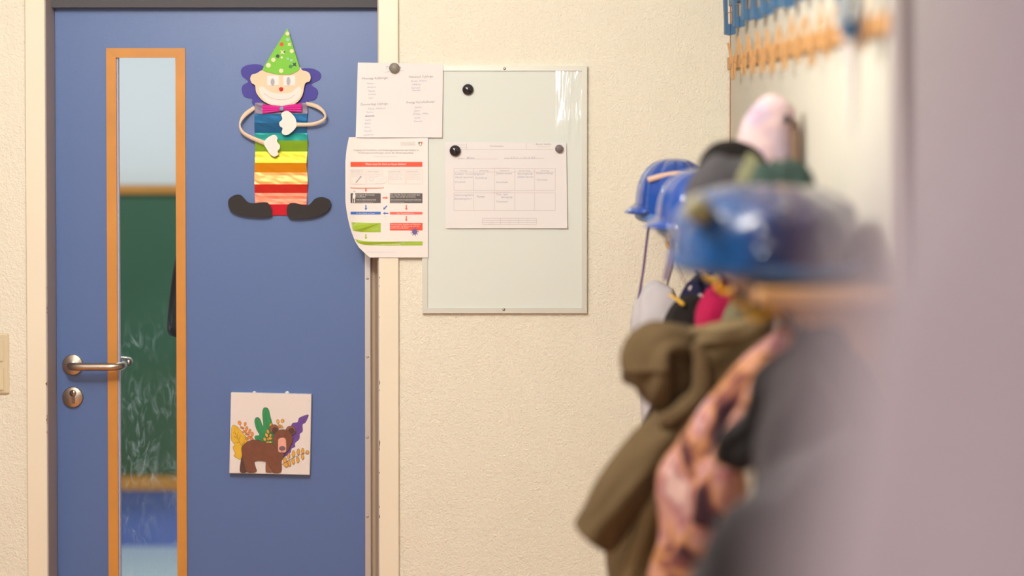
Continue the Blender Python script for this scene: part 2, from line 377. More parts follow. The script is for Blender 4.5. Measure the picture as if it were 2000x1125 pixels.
# ---- room seen through the glass
b = MB(); b.box(-3.2, 2.4, 3.17, 3.3, 0, 2.6, mat('cool white plaster', (.78, .80, .80), .8)); struct(b.build('wall_far', origin=(0, 0, 0)))
b = MB(); zt = Z0(1068, 3.15, 285); b.box(-3.2, 1.0, 3.146, 3.169, .004, Z0(955, 3.146, 285), mat('blue wainscot', (.12, .20, .54), .35)); struct(b.build('baseboard_far', origin=(0, 0, 0)))
b = MB(); b.box(-3.2, 2.4, .17, 3.17, .001, .004, mat('pale blue vinyl', (.55, .68, .74), .4)); struct(b.build('floor_far', origin=(0, 0, 0)))
cb = thing('chalkboard', 'dark green chalkboard in an orange wooden frame, seen through the narrow door window', 'chalkboard', (-1.9, 3.169, 1.1))
yb_ = 3.12
b = MB(); b.box(-3.0, -.7, yb_+.01, 3.169, Z0(955, yb_, 285)+.002, Z0(362, yb_, 285), mat('chalkboard green', (.035, .115, .06), .55, var=.25, vscale=2)); b.build('panel', cb)
b = MB(); b.box(-3.02, -.68, yb_-.005, yb_+.009, Z0(378, yb_, 285), Z0(361, yb_, 285), M_BEECH); b.build('top_rail', cb)
b = MB(); b.box(-3.02, -.68, yb_-.03, yb_+.009, Z0(955, yb_, 285), Z0(930, yb_, 285), M_BEECH); b.build('chalk_ledge', cb)
# dark coat on the far side of the door
b = MB(); yc = YD+.10
def bsec(px, py, w, dd=.03): return (px, py, D/(D+yc), w, dd)
ct = thing('coat', 'black coat whose sleeve shows at the right edge of the door window', 'coat', (X0(380, yc), yc, 1.1))
b.limb([bsec(366, 470, 14), bsec(362, 530, 24), bsec(359, 600, 30), bsec(357, 662, 31)], M_BLACK, amp=.03, k=6); b.build('sleeve', ct)
b = MB(); b.limb([bsec(420, 450, 30, .03), bsec(430, 560, 45, .035), bsec(430, 700, 50, .035)], M_BLACK, amp=.05, k=6); b.build('body', ct)

# light switch
sw = thing('light_switch', 'cream double rocker light switch on the wall left of the door frame', 'light switch', P(-10, 712, 0))
x0, x1 = X0(-39, -.008, 712), X0(17.5, -.008, 712); z0, z1s = Z0(770, -.008, 0), Z0(651, -.008, 0)
M_SW = mat('cream plastic', (.70, .61, .42), .25, spec=.5)
b = MB(); b.box(x0, x1, -.009, -.0003, z0, z1s, M_SW, .004); b.build('plate', sw)
b = MB()
for (a, c) in ((661, 706), (717, 763)): b = MB(); b.box(X0(-28, -.01), X0(6.5, -.01), -.0125, -.0091, Z0(c, -.01, 0), Z0(a, -.01, 0), M_SW, .0022); b.build('rocker', sw)

# ================================================================== whiteboard and its papers
wb = thing('whiteboard', 'small upright white magnetic board in a pale metal frame on the cream wall', 'whiteboard', P(985, 610, 0))
YB = -.012
def bm_mat():
    m = mat('white enamel', (.735, .785, .73), .10, spec=.5); nt = m.node_tree; bs = nt.nodes['Principled BSDF']; tc = nt.nodes['Texture Coordinate']
    n = nt.nodes.new('ShaderNodeTexNoise'); mp = nt.nodes.new('ShaderNodeMapping'); mp.inputs['Scale'].default_value = (70, 1, 9); mp.inputs['Rotation'].default_value = (0, .12, 0)
    nt.links.new(tc.outputs['Object'], mp.inputs[0]); nt.links.new(mp.outputs[0], n.inputs['Vector']); n.inputs['Scale'].default_value = 1.0; n.inputs['Detail'].default_value = 1
    sp = nt.nodes.new('ShaderNodeSeparateXYZ'); nt.links.new(tc.outputs['Object'], sp.inputs[0])
    mr = nt.nodes.new('ShaderNodeMapRange'); mr.inputs[1].default_value = .125; mr.inputs[2].default_value = .16; nt.links.new(sp.outputs[0], mr.inputs[0])   # the film on the board is rippled near its right edge
    mu = nt.nodes.new('ShaderNodeMath'); mu.operation = 'MULTIPLY'; nt.links.new(n.outputs['Fac'], mu.inputs[0]); nt.links.new(mr.outputs[0], mu.inputs[1])
    mz = nt.nodes.new('ShaderNodeMapRange'); mz.inputs[1].default_value = .40; mz.inputs[2].default_value = .47; nt.links.new(sp.outputs[2], mz.inputs[0])
    mw = nt.nodes.new('ShaderNodeMath'); mw.operation = 'MULTIPLY'; nt.links.new(mu.outputs[0], mw.inputs[0]); nt.links.new(mz.outputs[0], mw.inputs[1]); mu = mw
    bp = nt.nodes.new('ShaderNodeBump'); bp.inputs['Distance'].default_value = .0055; bp.inputs['Strength'].default_value = 1.0
    nt.links.new(mu.outputs[0], bp.inputs['Height']); nt.links.new(bp.outputs['Normal'], bs.inputs['Normal']); return m
bx0, bx1, bz0, bz1 = X0(824.5, YB, 370), X0(1146.5, YB, 370), Z0(611.5, YB, 985), Z0(128.5, YB, 985); fw = .0125
b = MB(); b.box(bx0+.006, bx1-.006, -.0085, -.001, bz0+.006, bz1-.006, bm_mat()); b.build('panel', wb)
b = MB()
def mitre(c, m=M_ALUB):
    (a0, a1), (c0, c1), (d0, d1), (e0, e1) = c
    b.add([(x, YB, z) for x, z in c]+[(x, -.0002, z) for x, z in c], [(0,1,2,3),(0,4,5,1),(1,5,6,2),(2,6,7,3),(3,7,4,0)], m)
mitre([(bx0, bz0), (bx0+fw, bz0+fw), (bx0+fw, bz1-fw), (bx0, bz1)]); mitre([(bx1-fw, bz0+fw), (bx1, bz0), (bx1, bz1), (bx1-fw, bz1-fw)])
mitre([(bx0+.0002, bz1), (bx0+fw, bz1-fw+.0002), (bx1-fw, bz1-fw+.0002), (bx1-.0002, bz1)]); mitre([(bx0+.0002, bz0), (bx1-.0002, bz0), (bx1-fw, bz0+fw-.0002), (bx0+fw, bz0+fw-.0002)])
b.build('frame', wb)
for (px, py) in ((985.5, 133.8), (984, 604.5)):
    b = MB(); b.disc(P(px, py, YB), [(.0036, 0), (.0034, .001), (.002, .0024), (.0001, .0026)], M_SCREW, 16); b.build('screw', wb)

INK = mat('blue grey ballpoint', (.20, .21, .38), .7); INKL = mat('faint ballpoint', (.40, .40, .52), .7); PENC = mat('grey pen', (.30, .28, .33), .7)
PRT = mat('printed grey', (.40, .34, .36), .7); PRTL = mat('light printed rule', (.60, .53, .52), .7); INKD = mat('dark ink', (.03, .03, .05), .6)
# --- weekly plan sheet
def grid_sheet(tl, tr, br, bl, y, m, yf, name, nx=12, ny=10, left=None, th=.00025):
    b = MB(); L = []
    for j in range(ny+1):
        v = j/ny
        for i in range(nx+1):
            u = i/nx; a = (tl[0]+(bl[0]-tl[0])*v, tl[1]+(bl[1]-tl[1])*v); c = (tr[0]+(br[0]-tr[0])*v, tr[1]+(br[1]-tr[1])*v)
            if left: a = (left(a[1]), a[1])
            x, yy = a[0]+(c[0]-a[0])*u, a[1]+(c[1]-a[1])*u
            L.append(P(x, yy, y+yf(x, yy)))
    n = len(L); L2 = [q+Vector((0, th, 0)) for q in L]; w = nx+1
    fs = [(j*w+i, (j+1)*w+i, (j+1)*w+i+1, j*w+i+1) for j in range(ny) for i in range(nx)]
    per = [i for i in range(w)]+[j*w+nx for j in range(1, ny+1)]+[ny*w+i for i in range(nx-1, -1, -1)]+[j*w for j in range(ny-1, 0, -1)]
    b.add(L, fs, m, True); b.add(L2, [f[::-1] for f in fs], m, True)
    b.add(L+L2, [(per[k], per[(k+1) % len(per)], n+per[(k+1) % len(per)], n+per[k]) for k in range(len(per))], m)
    return b
YP = YB-.0008
wy = lambda x, y: -.0022*max(0, (x-1060)/48)**2*max(0, (y-300)/146) - .0012*max(0, (y-400)/46)**2
pl = grid_sheet((869.8, 277), (1106, 278.7), (1108, 445.8), (870.5, 445.8), YP, M_PAPER, wy, 'x').build('weekly_plan')
tag(pl, 'landscape weekly plan sheet with a five day table held by magnets on the whiteboard', 'paper sheet')
def C5(x, y): return (860+x/5.623, 260+y/5.623)
b = MB(); yy = YP-.0003
def ln(x0, y0, x1, y1, w=1.0, m=PRTL, C=C5, yf=wy):
    n = 8; a = C(x0, y0); c = C(x1, y1); b.stroke([(a[0]+(c[0]-a[0])*i/n, a[1]+(c[1]-a[1])*i/n) for i in range(n+1)], w, yy, m, yf)
for X in (150, 365, 595, 818, 1035, 1262):
    ln(X, 390, X, 630, .7); ln(X, 655, X, 850, .7)
for Yv in (390, 428, 630, 655, 850): ln(150, Yv, 1262, Yv, .7)
ln(220, 180, 1240, 178, .7); ln(290, 110, 290, 180, .6); ln(945, 110, 945, 178, .6); ln(130, 130, 290, 128, .5); ln(200, 155, 290, 155, .5)
ln(195, 283, 625, 283, .7); ln(700, 281, 1145, 276, .7)
for X in (463, 660, 858, 1055): ln(X, 935, X, 1003, .7)
for Yv in (935, 958, 981, 1003): ln(463, Yv, 1055, Yv, .7)
def t5(s, x, y, h, m, al='l', w=None, sh=0, rise=0, wob=0):
    a = C5(x, y); text(b, s, a[0], a[1], h/5.623, m, yy, al, w/5.623 if w else None, sh, wy, rise, wob)
t5('Wochenplan', 617, 150, 17, PRT, 'c', 150); t5('Bunte Vielfalt', 1135, 129, 17, PRT, 'c', 165); t5('Familienzentrum', 1138, 152, 9, PRTL, 'c', 125); t5('•', 1020, 132, 22, PRT, 'l')
t5('Gruppe:', 198, 281, 10, PRT, 'l', 62); t5('Datum:', 705, 279, 10, PRT, 'l', 62); t5('Blau', 290, 280, 20, INKL, 'l', 80, .3); t5('17.1. - 21.1.22', 780, 278, 20, INKL, 'l', 260, .3)
t5('vormittags Angebote', 668, 387, 10, PRTL, 'c', 190); t5('nachmittags Angebote', 668, 651, 10, PRTL, 'c', 205)
for s_, x in (('Montag', 257), ('Dienstag', 480), ('Mittwoch', 706), ('Donnerstag', 926), ('Freitag', 1148)): t5(s_, x, 418, 13, PRT, 'c', 12*len(s_))
for s_, x, y, w in (('Schlafen Turnen', 158, 458, 200), ('Musik Sprache', 165, 495, 190), ('Vorschule', 155, 545, 120), ('Englisch', 372, 458, 110), ('Gestaltung', 380, 500, 130), ('Zahlen lernen', 608, 452, 175),
                    ('Vorschule', 608, 548, 130), ('Bewegung', 850, 455, 160), ('Zahlen lernen', 845, 490, 175), ('Waldvormittag', 1048, 450, 185), ('Vorschule', 1055, 522, 120),
                    ('Geburtstagsfeier', 155, 690, 210), ('Bastelangebot', 155, 730, 190), ('Tee', 608, 682, 60), ('Spiel', 690, 682, 45), ('Bewegung', 670, 712, 120), ('Tanzen', 608, 762, 130)):
    t5(s_, x, y, 20, INKL, 'l', w, .25, -.01, .25)
t5('Turnen', 396, 706, 20, INK, 'l', 88, .25)
for s_, x, y in (('Name', 758, 956), ('Datum', 955, 956), ('erstellt', 560, 979), ('Team', 758, 979), ('08', 955, 979), ('verantwortlich', 560, 1001), ('Leitung', 758, 1001), ('01', 955, 1001)): t5(s_, x, y, 7, PRTL, 'c')
b.build('lettering', pl)
# --- magnets
def magnet(px, py, y, r, label, dome, m):
    b = MB(); c = P(px, py, y)
    if dome:
        b.disc(c, [(r*.92, -.0), (r, .002)] + [(r*math.cos(t), .004+r*.62*math.sin(t)) for t in [i*math.pi/2/9 for i in range(9)]] + [(.0001, .004+r*.62)], m)
    else: b.disc(c, [(r*.98, 0), (r, .001), (r, .0065), (r*.94, .0075), (.0001, .0072)], m)
    return tag(b.build('magnet'), label, 'magnet')
M_MAG = mat('glossy black plastic', (.018, .016, .02), .12, coat=.5); M_MAGG = mat('grey magnet', (.17, .14, .14), .5); M_MAGB = mat('olive grey magnet', (.21, .19, .15), .45)
magnet(914, 175, -.0086, .0138, 'shiny black domed magnet alone in the upper left of the whiteboard', True, M_MAG)
magnet(889, 294.5, YP-.0006, .0138, 'shiny black domed magnet holding the left corner of the weekly plan', True, M_MAG)
magnet(1092, 290.5, YP-.0008, .0098, 'small flat dark grey magnet holding the right corner of the weekly plan', False, M_MAGG)

# --- handwritten list
YH = -.0165
hy = lambda x, y: -.004*max(0, (y-225)/45)**2*(.4+.6*max(0, (780-x)/90)) - .0015*math.sin((x-697)*.03)
hs = grid_sheet((698.9, 122), (865.5, 125), (863.5, 268.5), (694.7, 268.5), YH, M_PAPER, hy, 'x').build('handwritten_list')
tag(hs, 'white sheet with four handwritten name lists, pinned over the door frame by a grey magnet', 'paper sheet')
def C4(x, y): return (680+x/6.62, 110+y/6.62)
b = MB(); yy = YH-.0004
def t4(s, x, y, h, m, w=None, rise=-.03):
    a = C4(x, y); text(b, s, a[0], a[1], h/6.62, m, yy, 'l', w/6.62 if w else None, .25, hy, rise, .3)
t4('Turnen', 478, 165, 40, INKL, 200); b.stroke([C4(470, 208), C4(530, 196)], .6, yy, INKL, hy); b.stroke([C4(680, 188), C4(720, 186)], .6, yy, INKL, hy)
for s_, x, y, w in (('Montag 4-Jährige', 175, 300, 335), ('Mittwoch 2 Jährige', 785, 280, 310), ('Donnerstag 2 Jährige', 160, 635, 350), ('Freitag Vorschulkinder', 750, 610, 370)): t4(s_, x, y, 28, PENC, w)
for s_, x, y in (('Malte', 240, 362), ('Robert', 248, 410), ('Nayla', 255, 460), ('Linus', 265, 500), ('Leo', 265, 548), ('Enya, Klara', 815, 330), ('Nikita', 830, 375), ('Samuel', 815, 418), ('Amelie', 825, 450),
                 ('Tiana, Nelson', 245, 688), ('Anton', 232, 732), ('Leni', 222, 832), ('Elif', 215, 880), ('Nora', 212, 928), ('Yannik', 195, 975), ('Lisanne', 200, 1025),
                 ('Jamie', 858, 668), ('John', 850, 714), ('Dilay, Mila', 840, 755), ('Luka', 858, 805), ('Yasmin', 845, 850)): t4(s_, x, y, 22, INKL, 18*len(s_))
t4('Amanda', 220, 780, 22, INK, 115); b.stroke([C4(215, 776), C4(340, 774)], .8, yy, INK, hy)
b.build('lettering', hs)
magnet(770.5, 133, YH-.001, .0127, 'flat round grey magnet at the top of the handwritten list', False, M_MAGB)

# --- printed poster
YQ = -.0148
LE = [(268, 681.5), (290, 677), (315, 674.5), (393, 674.5), (420, 678), (442, 683), (458, 688), (473, 694.5), (485, 702), (493, 711), (503, 722.5)]
def left(y):
    for (a, b1), (c, d) in zip(LE, LE[1:]):
        if y <= c: return b1+(d-b1)*max(0, (y-a))/(c-a)
    return LE[-1][1]
py_ = lambda x, y: -.022*max(0, min(1.4, (720-x)/46))**2*(.35+.65*max(0, min(1, (y-300)/200))) + .0
PS = grid_sheet((681.5, 268), (836, 268), (836, 503), (722.5, 503), YQ, M_PAPERG, py_, 'x', 18, 24, left)
ps = PS.build('poster'); tag(ps, 'printed flow chart poster with red, grey, blue and green boxes and a curling left edge', 'poster')
def C3(x, y): return (670+x/4.5, 260+y/4.5)
b = MB(); yy = YQ-.0006
RED = mat('print red', (.80, .085, .035), .5); GRY = mat('print dark grey', (.10, .085, .08), .5); BLU = mat('print blue', (.045, .16, .52), .5); GRN = mat('print green', (.36, .52, .035), .5)
PNK = mat('print coral', (.82, .14, .10), .5); WHT = mat('print white', (.85, .82, .78), .6); PUR = mat('print violet', (.16, .11, .32), .5); PEACH = mat('print peach line', (.80, .60, .52), .6)
def r3(x0, y0, x1, y1, m, off=0, n=6): a = C3(x0, y0); c = C3(x1, y1); rect(b, a[0], a[1], c[0], c[1], m, yy-off, py_, n)
def t3(s, x, y, h, m, al='l', w=None): a = C3(x, y); text(b, s, a[0], a[1], h/4.5, m, yy-.0005, al, w/4.5 if w else None, 0, py_)
def p3(pts, m, off=0.0): b.flat([C3(*p) for p in pts], yy-off, m, .0001, py_)
t3('Umgang mit Krankheits- und Erkältungssymptomen bei Kindern in', 380, 155, 14, PRT, 'c', 572); t3('Kindertageseinrichtungen und in der Kindertagespflege', 377, 179, 14, PRT, 'c', 485)
t3('Elterninformation des Landes Stand Januar', 370, 208, 7, PRTL, 'c', 212)
for k, s_ in enumerate(('Ministerium für Kinder, Familie,', 'Flüchtlinge und Integration', 'des Landes Nordrhein-Westfalen')): t3(s_, 507, 84+k*11, 7, PRT, 'l', 130 - 8*(k == 1))
p3([(662, 78), (680, 76), (680, 95), (662, 97)], mat('crest green', (.03, .25, .12), .5)); p3([(681, 76), (697, 78), (697, 97), (681, 95)], RED); p3([(664, 98), (697, 98), (690, 110), (680, 116), (670, 108)], mat('crest grey', (.5, .45, .42), .5)); p3([(676, 84), (688, 90), (684, 106), (672, 98)], WHT, .0003)
r3(66, 253, 697, 296, RED, 0, 12); t3('Wann muss Ihr Kind zu Hause bleiben?', 376, 281, 20, WHT, 'c', 358)
for (a, c) in ((66, 198), (208, 345), (400, 545), (555, 697)):
    for q in (((a, 322), (c, 322)), ((a, 447), (c, 447)), ((a, 322), (a, 447)), ((c, 322), (c, 447))): b.stroke([C3(*p) for p in q], .5, yy, PEACH, py_)
for (x, lines) in ((74, ('Fieber ab 38 °C?', 'Bitte messen Sie', 'die Temperatur', 'ganz genau nach')), (217, ('Weitere Symptome', 'Husten, Durchfall oder', 'Erbrechen, Atemnot', 'Schmerzen')), (406, ('Ein Schnupfen oder leichter', 'Husten ohne Fieber', 'ist kein Grund', 'bleiben Sie bitte 24', 'Stunden zu Hause und', 'beobachten Sie')), (563, ('Andere chronische', 'Erkrankungen ohne', 'Ansteckungsgefahr', 'oder Allergien sind', 'kein Grund für einen', 'Ausschluss aus Kita'))):
    for k, s_ in enumerate(lines): t3(s_, x, 338+k*14, 7, PRT if k == 0 else PRTL, 'l', 100+10*((k*7) % 3))
p3(ell(328, 412, 55, 34), WHT, .0002); b.stroke([C3(*p) for p in ell(328, 412, 56, 35)], .5, yy-.0003, PEACH, py_, True)
for k in range(4): t3(('bei Unsicherheit', 'Kinderarztpraxis', 'telefonisch', 'kontaktieren')[k], 292, 402+k*13, 6, PRTL, 'l', 78)
b.stroke([C3(112, 436), C3(150, 390)], 1.6, yy, PRT, py_); b.stroke([C3(148, 392), C3(160, 380)], 2.4, yy, PRT, py_); b.stroke([C3(*p) for p in ell(248, 405, 18, 14)], .6, yy, PRTL, py_, True)
for q in (((68, 472), (68, 483)), ((68, 482), (354, 482)), ((354, 472), (354, 483))): b.stroke([C3(*p) for p in q], .9, yy, RED, py_)
def arrow(x, y, dx, dy, m, L=46, w=10):
    nx, ny = -dy, dx; g = L-18; q = lambda a, c: (x+dx*a+nx*c, y+dy*a+ny*c)
    p3([q(0, -w/2), q(g, -w/2), q(g, -w*1.25), q(L, 0), q(g, w*1.25), q(g, w/2), q(0, w/2)], m)
arrow(201, 484, 0, 1, RED, 34, 8); arrow(347, 569, 1, 0, PNK, 48); arrow(201, 632, 0, 1, BLU, 46); arrow(556, 632, 0, 1, PNK, 46); arrow(556, 730, 0, 1, PNK, 46); arrow(398, 705, -1, 0, BLU, 48); arrow(387, 638, -.7, .7, BLU, 48); arrow(201, 887, 0, 1, GRN, 46)
for s_, x, y in (('ja', 220, 500), ('nein', 372, 545), ('nein', 218, 650), ('nein', 402, 650), ('ja', 575, 650), ('negativ', 360, 734), ('positiv', 572, 742), ('ja', 218, 905)): t3(s_, x, y, 7, PRTL)
r3(66, 529, 331, 615, GRY, 0, 8); r3(412, 529, 698, 615, GRY, 0, 4)
t3('Benötigt Ihr Kind einen(e)', 116, 548, 13, WHT, 'l', 160); t3('Arzt/Ärztin?', 116, 565, 13, WHT, 'l', 82); t3('Der Arzt/die Ärztin entscheidet über', 417, 548, 13, WHT, 'l', 262); t3('einen Test auf das Coronavirus', 417, 565, 13, WHT, 'l', 220)
for k in range(3):
    t3('nehmen Sie telefonisch Kontakt auf mit Ihrer Praxis'[:44-5*k], 116, 586+k*12, 7, WHT, 'l', 175-14*k*(k-1)); t3('Wird kein Test gemacht, darf das Kind in die Betreuung wenn es 24 Stunden symptomfrei'[:80-22*(k == 2)], 417, 586+k*12, 7, WHT, 'l', 270-150*(k == 2))
p3([(93, 510), (100, 506), (105, 514), (103, 526), (111, 545), (108, 575), (84, 575), (84, 545), (92, 526)], WHT, .0004); p3(ell(98, 512, 6, 8), PRTL, .0006); p3([(84, 575), (90, 575), (88, 610), (76, 612), (82, 606)], WHT, .0004); p3([(98, 575), (105, 575), (106, 612), (96, 612)], WHT, .0004)
r3(66, 691, 331, 715, BLU, 0, 8); t3('Ihr Kind bleibt zu Hause', 198, 709, 11, WHT, 'c', 160); r3(412, 693, 698, 715, PNK, 0, 4); t3('Das Testergebnis ist ...', 555, 709, 11, WHT, 'c', 162)
b_pts = [(74, 783), (331, 790), (331, 870), (180, 868), (86, 857)]; p3([(74, 783), (120, 786), (180, 788), (240, 790), (331, 790), (331, 870), (240, 870), (160, 868), (86, 857), (80, 820)], GRN)
t3('Ihr Kind darf wieder', 84, 804, 11, WHT, 'l', 140); t3('betreut werden', 84, 820, 11, WHT, 'l', 98); t3('wenn es mindestens 48 Stunden symptomfrei', 92, 845, 7, WHT, 'l', 215); t3('und fieberfrei ist', 92, 857, 7, WHT, 'l', 120)
r3(412, 789, 699, 855, RED, 0, 4); t3('Über das weitere Vorgehen und Maßnahmen', 418, 806, 11, WHT, 'l', 266); t3('entscheidet die Betreuung und das', 418, 822, 11, WHT, 'l', 250); t3('örtliche Gesundheitsamt', 418, 838, 11, WHT, 'l', 158)
p3(ell(629, 867, 22, 24), PUR, .0004)
for k in range(9):
    a = k*2*math.pi/9; b.stroke([C3(629+20*math.cos(a), 867+20*math.sin(a)), C3(629+33*math.cos(a), 867+33*math.sin(a))], 1.0, yy-.0004, PUR, py_); p3(ell(629+33*math.cos(a), 867+33*math.sin(a), 4, 4, 8), PUR, .0004)
p3([(106, 930), (140, 942), (190, 950), (260, 953), (400, 954), (700, 952), (700, 987), (400, 988), (260, 986), (190, 982), (150, 972), (122, 956)], GRN)
t3('Ihr Kind darf die jeweilige Einrichtung wieder besuchen.', 375, 966, 9, WHT, 'c', 345); t3('Ein ärztliches Attest ist nicht erforderlich.', 378, 981, 9, WHT, 'c', 255)
t3('Diese Empfehlung gilt für Kinder in Betreuung, Stand Januar 2022, Änderungen vorbehalten', 190, 1048, 6, PRTL, 'l', 270)
b.build('lettering', ps)
del b_pts

# ================================================================== paper clown on the door
def C1(x, y): return (430+x/2.8125, 40+y/2.8125)
cl = thing('paper_clown', 'paper clown with green hat, violet hair and rainbow foil body on the blue door', 'paper clown', P(549, 422, YD))
def card(name, pts, y, col, smooth=3, rough=.7, parent=cl, th=.0006, m=None, yf=None):
    b = MB(); q = [C1(*p) for p in pts]
    b.flat(cr(q, smooth) if smooth else q, YD-y, m or mat('card '+name+str(col), col, rough, spec=.3), th, yf); return b.build(name, parent)
VIO = (.085, .075, .36)
card('hair', [(235,250),(190,240),(140,248),(115,270),(120,305),(155,335),(125,355),(118,385),(135,420),(175,430),(175,455),(200,472),(250,450),(300,400),(260,300)], .003, VIO)
card('hair', [(430,272),(470,262),(520,268),(553,292),(545,325),(500,350),(530,375),(537,400),(520,435),(480,445),(460,480),(420,450),(380,400),(400,300)], .003, VIO)
hd = card('head', [(235,270),(200,290),(175,297),(165,320),(175,345),(192,357),(200,400),(240,445),(300,470),(350,473),(410,458),(450,415),(466,347),(490,335),(497,310),(485,285),(450,272),(440,258),(400,250),(300,250)], .016, (.86, .66, .46), th=.001)
hat = card('hat', [(370,42),(376,62),(437,262),(430,275),(385,297),(320,297),(260,284),(230,272),(300,155),(362,55)], .0185, (.22, .60, .07), 0)
b = MB()
def dot(x, y, r, col, sq=0): b.flat([C1(*p) for p in (ell(x, y, r, r, 16) if not sq else [(x-r, y-r*.9), (x, y-r*.5), (x+r*.9, y-r), (x+r*.6, y), (x+r, y+r), (x, y+r*.6), (x-r, y+r*.9), (x-r*.5, y)])], YD-.0190, mat('dot'+str(col), col, .6), .0003)
CR_, RD_, DK_, GB_ = (.80, .76, .45), (.75, .07, .03), (.03, .07, .07), (.35, .60, .50)
for q in ((370,72,11,CR_), (371,105,10,GB_), (338,131,11,RD_), (380,131,10,CR_,1), (393,168,11,CR_), (342,174,12,CR_,1), (352,172,6,DK_,1), (316,196,10,DK_), (292,216,12,CR_), (338,203,6,CR_), (372,210,8,GB_,1), (390,218,9,GB_,1), (408,241,12,DK_,1), (387,253,10,(.06,.25,.07)), (265,246,13,CR_), (335,276,12,CR_)): dot(*q)
b.build('dots', hat)
card('mouth', [(212,372),(235,364),(262,385),(300,398),(345,401),(390,395),(418,370),(437,362),(446,385),(438,415),(405,448),(340,466),(270,455),(230,420)], .0167, (.86,.80,.74), parent=hd)
b = MB(); b.stroke(cr([C1(*p) for p in ((240,400),(280,425),(330,436),(380,428),(408,408))], 6, False), .5, YD-.0172, PENC); b.build('smile_line', hd)
for (x0, x1, cx, cy, ry) in ((258, 322, 288, 338, 20), (347, 412, 375, 333, 23)):
    e = card('eye', [(x0, 304), (x1, 302), (x1, 355), (x0, 357)], .0167, (.85,.82,.80), 0, parent=hd)
    card('pupil', ell(cx, cy, 11, ry, 20), .0175, (.46,.46,.48), 0, parent=hd)
b = MB(); c = P(*C1(335, 377), YD-.0166); b.disc(c, [(.0052, 0), (.0050, .0025), (.0035, .0045), (.0001, .005)], mat('red pompom', (.70, .03, .03), .8, bump=.5, bscale=400), 18); b.build('nose', hd)
# pleated foil body
ysr = [(452, .003), (512, .014), (562, .010), (618, .003), (660, .013), (720, .003), (782, .014), (835, .003), (900, .014), (948, .003), (1010, .014), (1070, .005)]
cols = [(.22,.18,.26), (.03,.22,.52), (.02,.17,.42), (.03,.40,.36), (.28,.62,.05), (.68,.60,.04), (.90,.42,.02), (.82,.27,.08), (.80,.05,.045), (.80,.13,.07), (.78,.03,.07)]
b = MB()
for k, col in enumerate(cols):
    (ya_, da), (yb2, db) = ysr[k], ysr[k+1]
    m = mat('foil%d' % k, col, .33, metal=.5, bump=.6, bscale=13); nx = 10; L = []
    xl = lambda v: 190+2*math.sin(v*.02); xr = lambda v: 478+3*math.sin(v*.03)
    for j in range(5):
        t = j/4; v = ya_+(yb2-ya_)*t; d = da+(db-da)*t
        for i in range(nx+1):
            x = xl(v)+(xr(v)-xl(v))*i/nx; L.append(P(*C1(x, v), YD-d-.001*noise.noise(Vector((x*.02, v*.03, k)))*(0 if j in (0, 4) else 1)))
    b.add(L, [(j*(nx+1)+i, (j+1)*(nx+1)+i, (j+1)*(nx+1)+i+1, j*(nx+1)+i+1) for j in range(4) for i in range(nx)], m)
b.build('body', cl)
# arms: ribbons standing off the door
def ribbon(name, e1, e2, lifts):
    b = MB(); A = cr([C1(*p) for p in e1], 6, False); B_ = cr([C1(*p) for p in e2], 6, False); Lf = cr([(l,) for l in lifts], 6, False); m = mat('cream paper strip', (.80, .64, .47), .7)
    L = []
    for p, q, l in zip(A, B_, Lf): L += [P(*p, YD-l[0]), P(*q, YD-l[0]-.002), P(*p, YD-l[0]+.0006), P(*q, YD-l[0]-.0014)]
    n = len(A); b.add(L, [(4*i, 4*i+4, 4*i+5, 4*i+1) for i in range(n-1)]+[(4*i+3, 4*i+7, 4*i+6, 4*i+2) for i in range(n-1)]+[(4*i, 4*i+2, 4*i+6, 4*i+4) for i in range(n-1)]+[(4*i+1, 4*i+5, 4*i+7, 4*i+3) for i in range(n-1)], m, True)
    return b.build(name, cl)
la = ribbon('arm', [(186,468),(130,508),(104,560),(112,612),(160,650),(245,686)], [(192,490),(140,530),(112,568),(128,606),(172,632),(250,662)], [.010, .024, .032, .030, .024, .019])
ra = ribbon('arm', [(472,446),(535,462),(576,500),(579,545),(520,578),(412,583)], [(476,468),(525,482),(562,506),(568,535),(505,560),(412,560)], [.010, .024, .034, .032, .024, .019])
M_HAND = mat('white hand card', (.86, .82, .76), .7)
card('hand', [(240,672),(262,643),(298,628),(315,645),(312,665),(328,685),(326,705),(315,717),(320,735),(298,748),(275,735),(255,705)], .0215, (1,1,1), m=M_HAND, parent=la)
card('hand', [(417,550),(405,525),(375,498),(350,500),(335,515),(342,542),(325,560),(328,580),(343,592),(338,615),(355,630),(382,622),(418,585)], .0215, (1,1,1), m=M_HAND, parent=ra)
# bow tie: pleated strip pinched at the middle
b = MB(); m = mat('magenta crepe', (.66, .015, .30), .6); L = []; n = 16
for i in range(n+1):
    t = i/n; x = 232+(447-232)*t; pinch = .52+.48*abs(2*t-1)**.8; cy = 484-10*(t-.5)*.8
    for j in range(9):
        u = j/8*2-1; L.append(P(*C1(x, cy+u*26*pinch), YD-.017-.004*(1-u*u)-.0018*(j % 2)*pinch))
b.add(L, [(i*9+j, i*9+j+1, (i+1)*9+j+1, (i+1)*9+j) for i in range(n) for j in range(8)], m); bw = b.build('bow_tie', cl)
b = MB(); b.disc(P(*C1(337, 485), YD-.021), [(.005, -.002), (.0052, .002), (.0035, .004), (.0001, .0045)], mat('pale blue pompom', (.18, .42, .60), .8, bump=.4, bscale=400), 18); b.build('knot', bw)
SH = (.035, .030, .030)
card('shoe', [(43,1000),(62,968),(110,957),(160,1002),(235,998),(268,1008),(280,1074),(160,1078),(65,1052)], .0165, SH, 4)
card('shoe', [(375,1010),(410,1002),(480,1016),(520,980),(560,970),(600,985),(607,1010),(590,1045),(540,1075),(470,1088),(385,1087),(365,1050)], .0165, SH, 4)

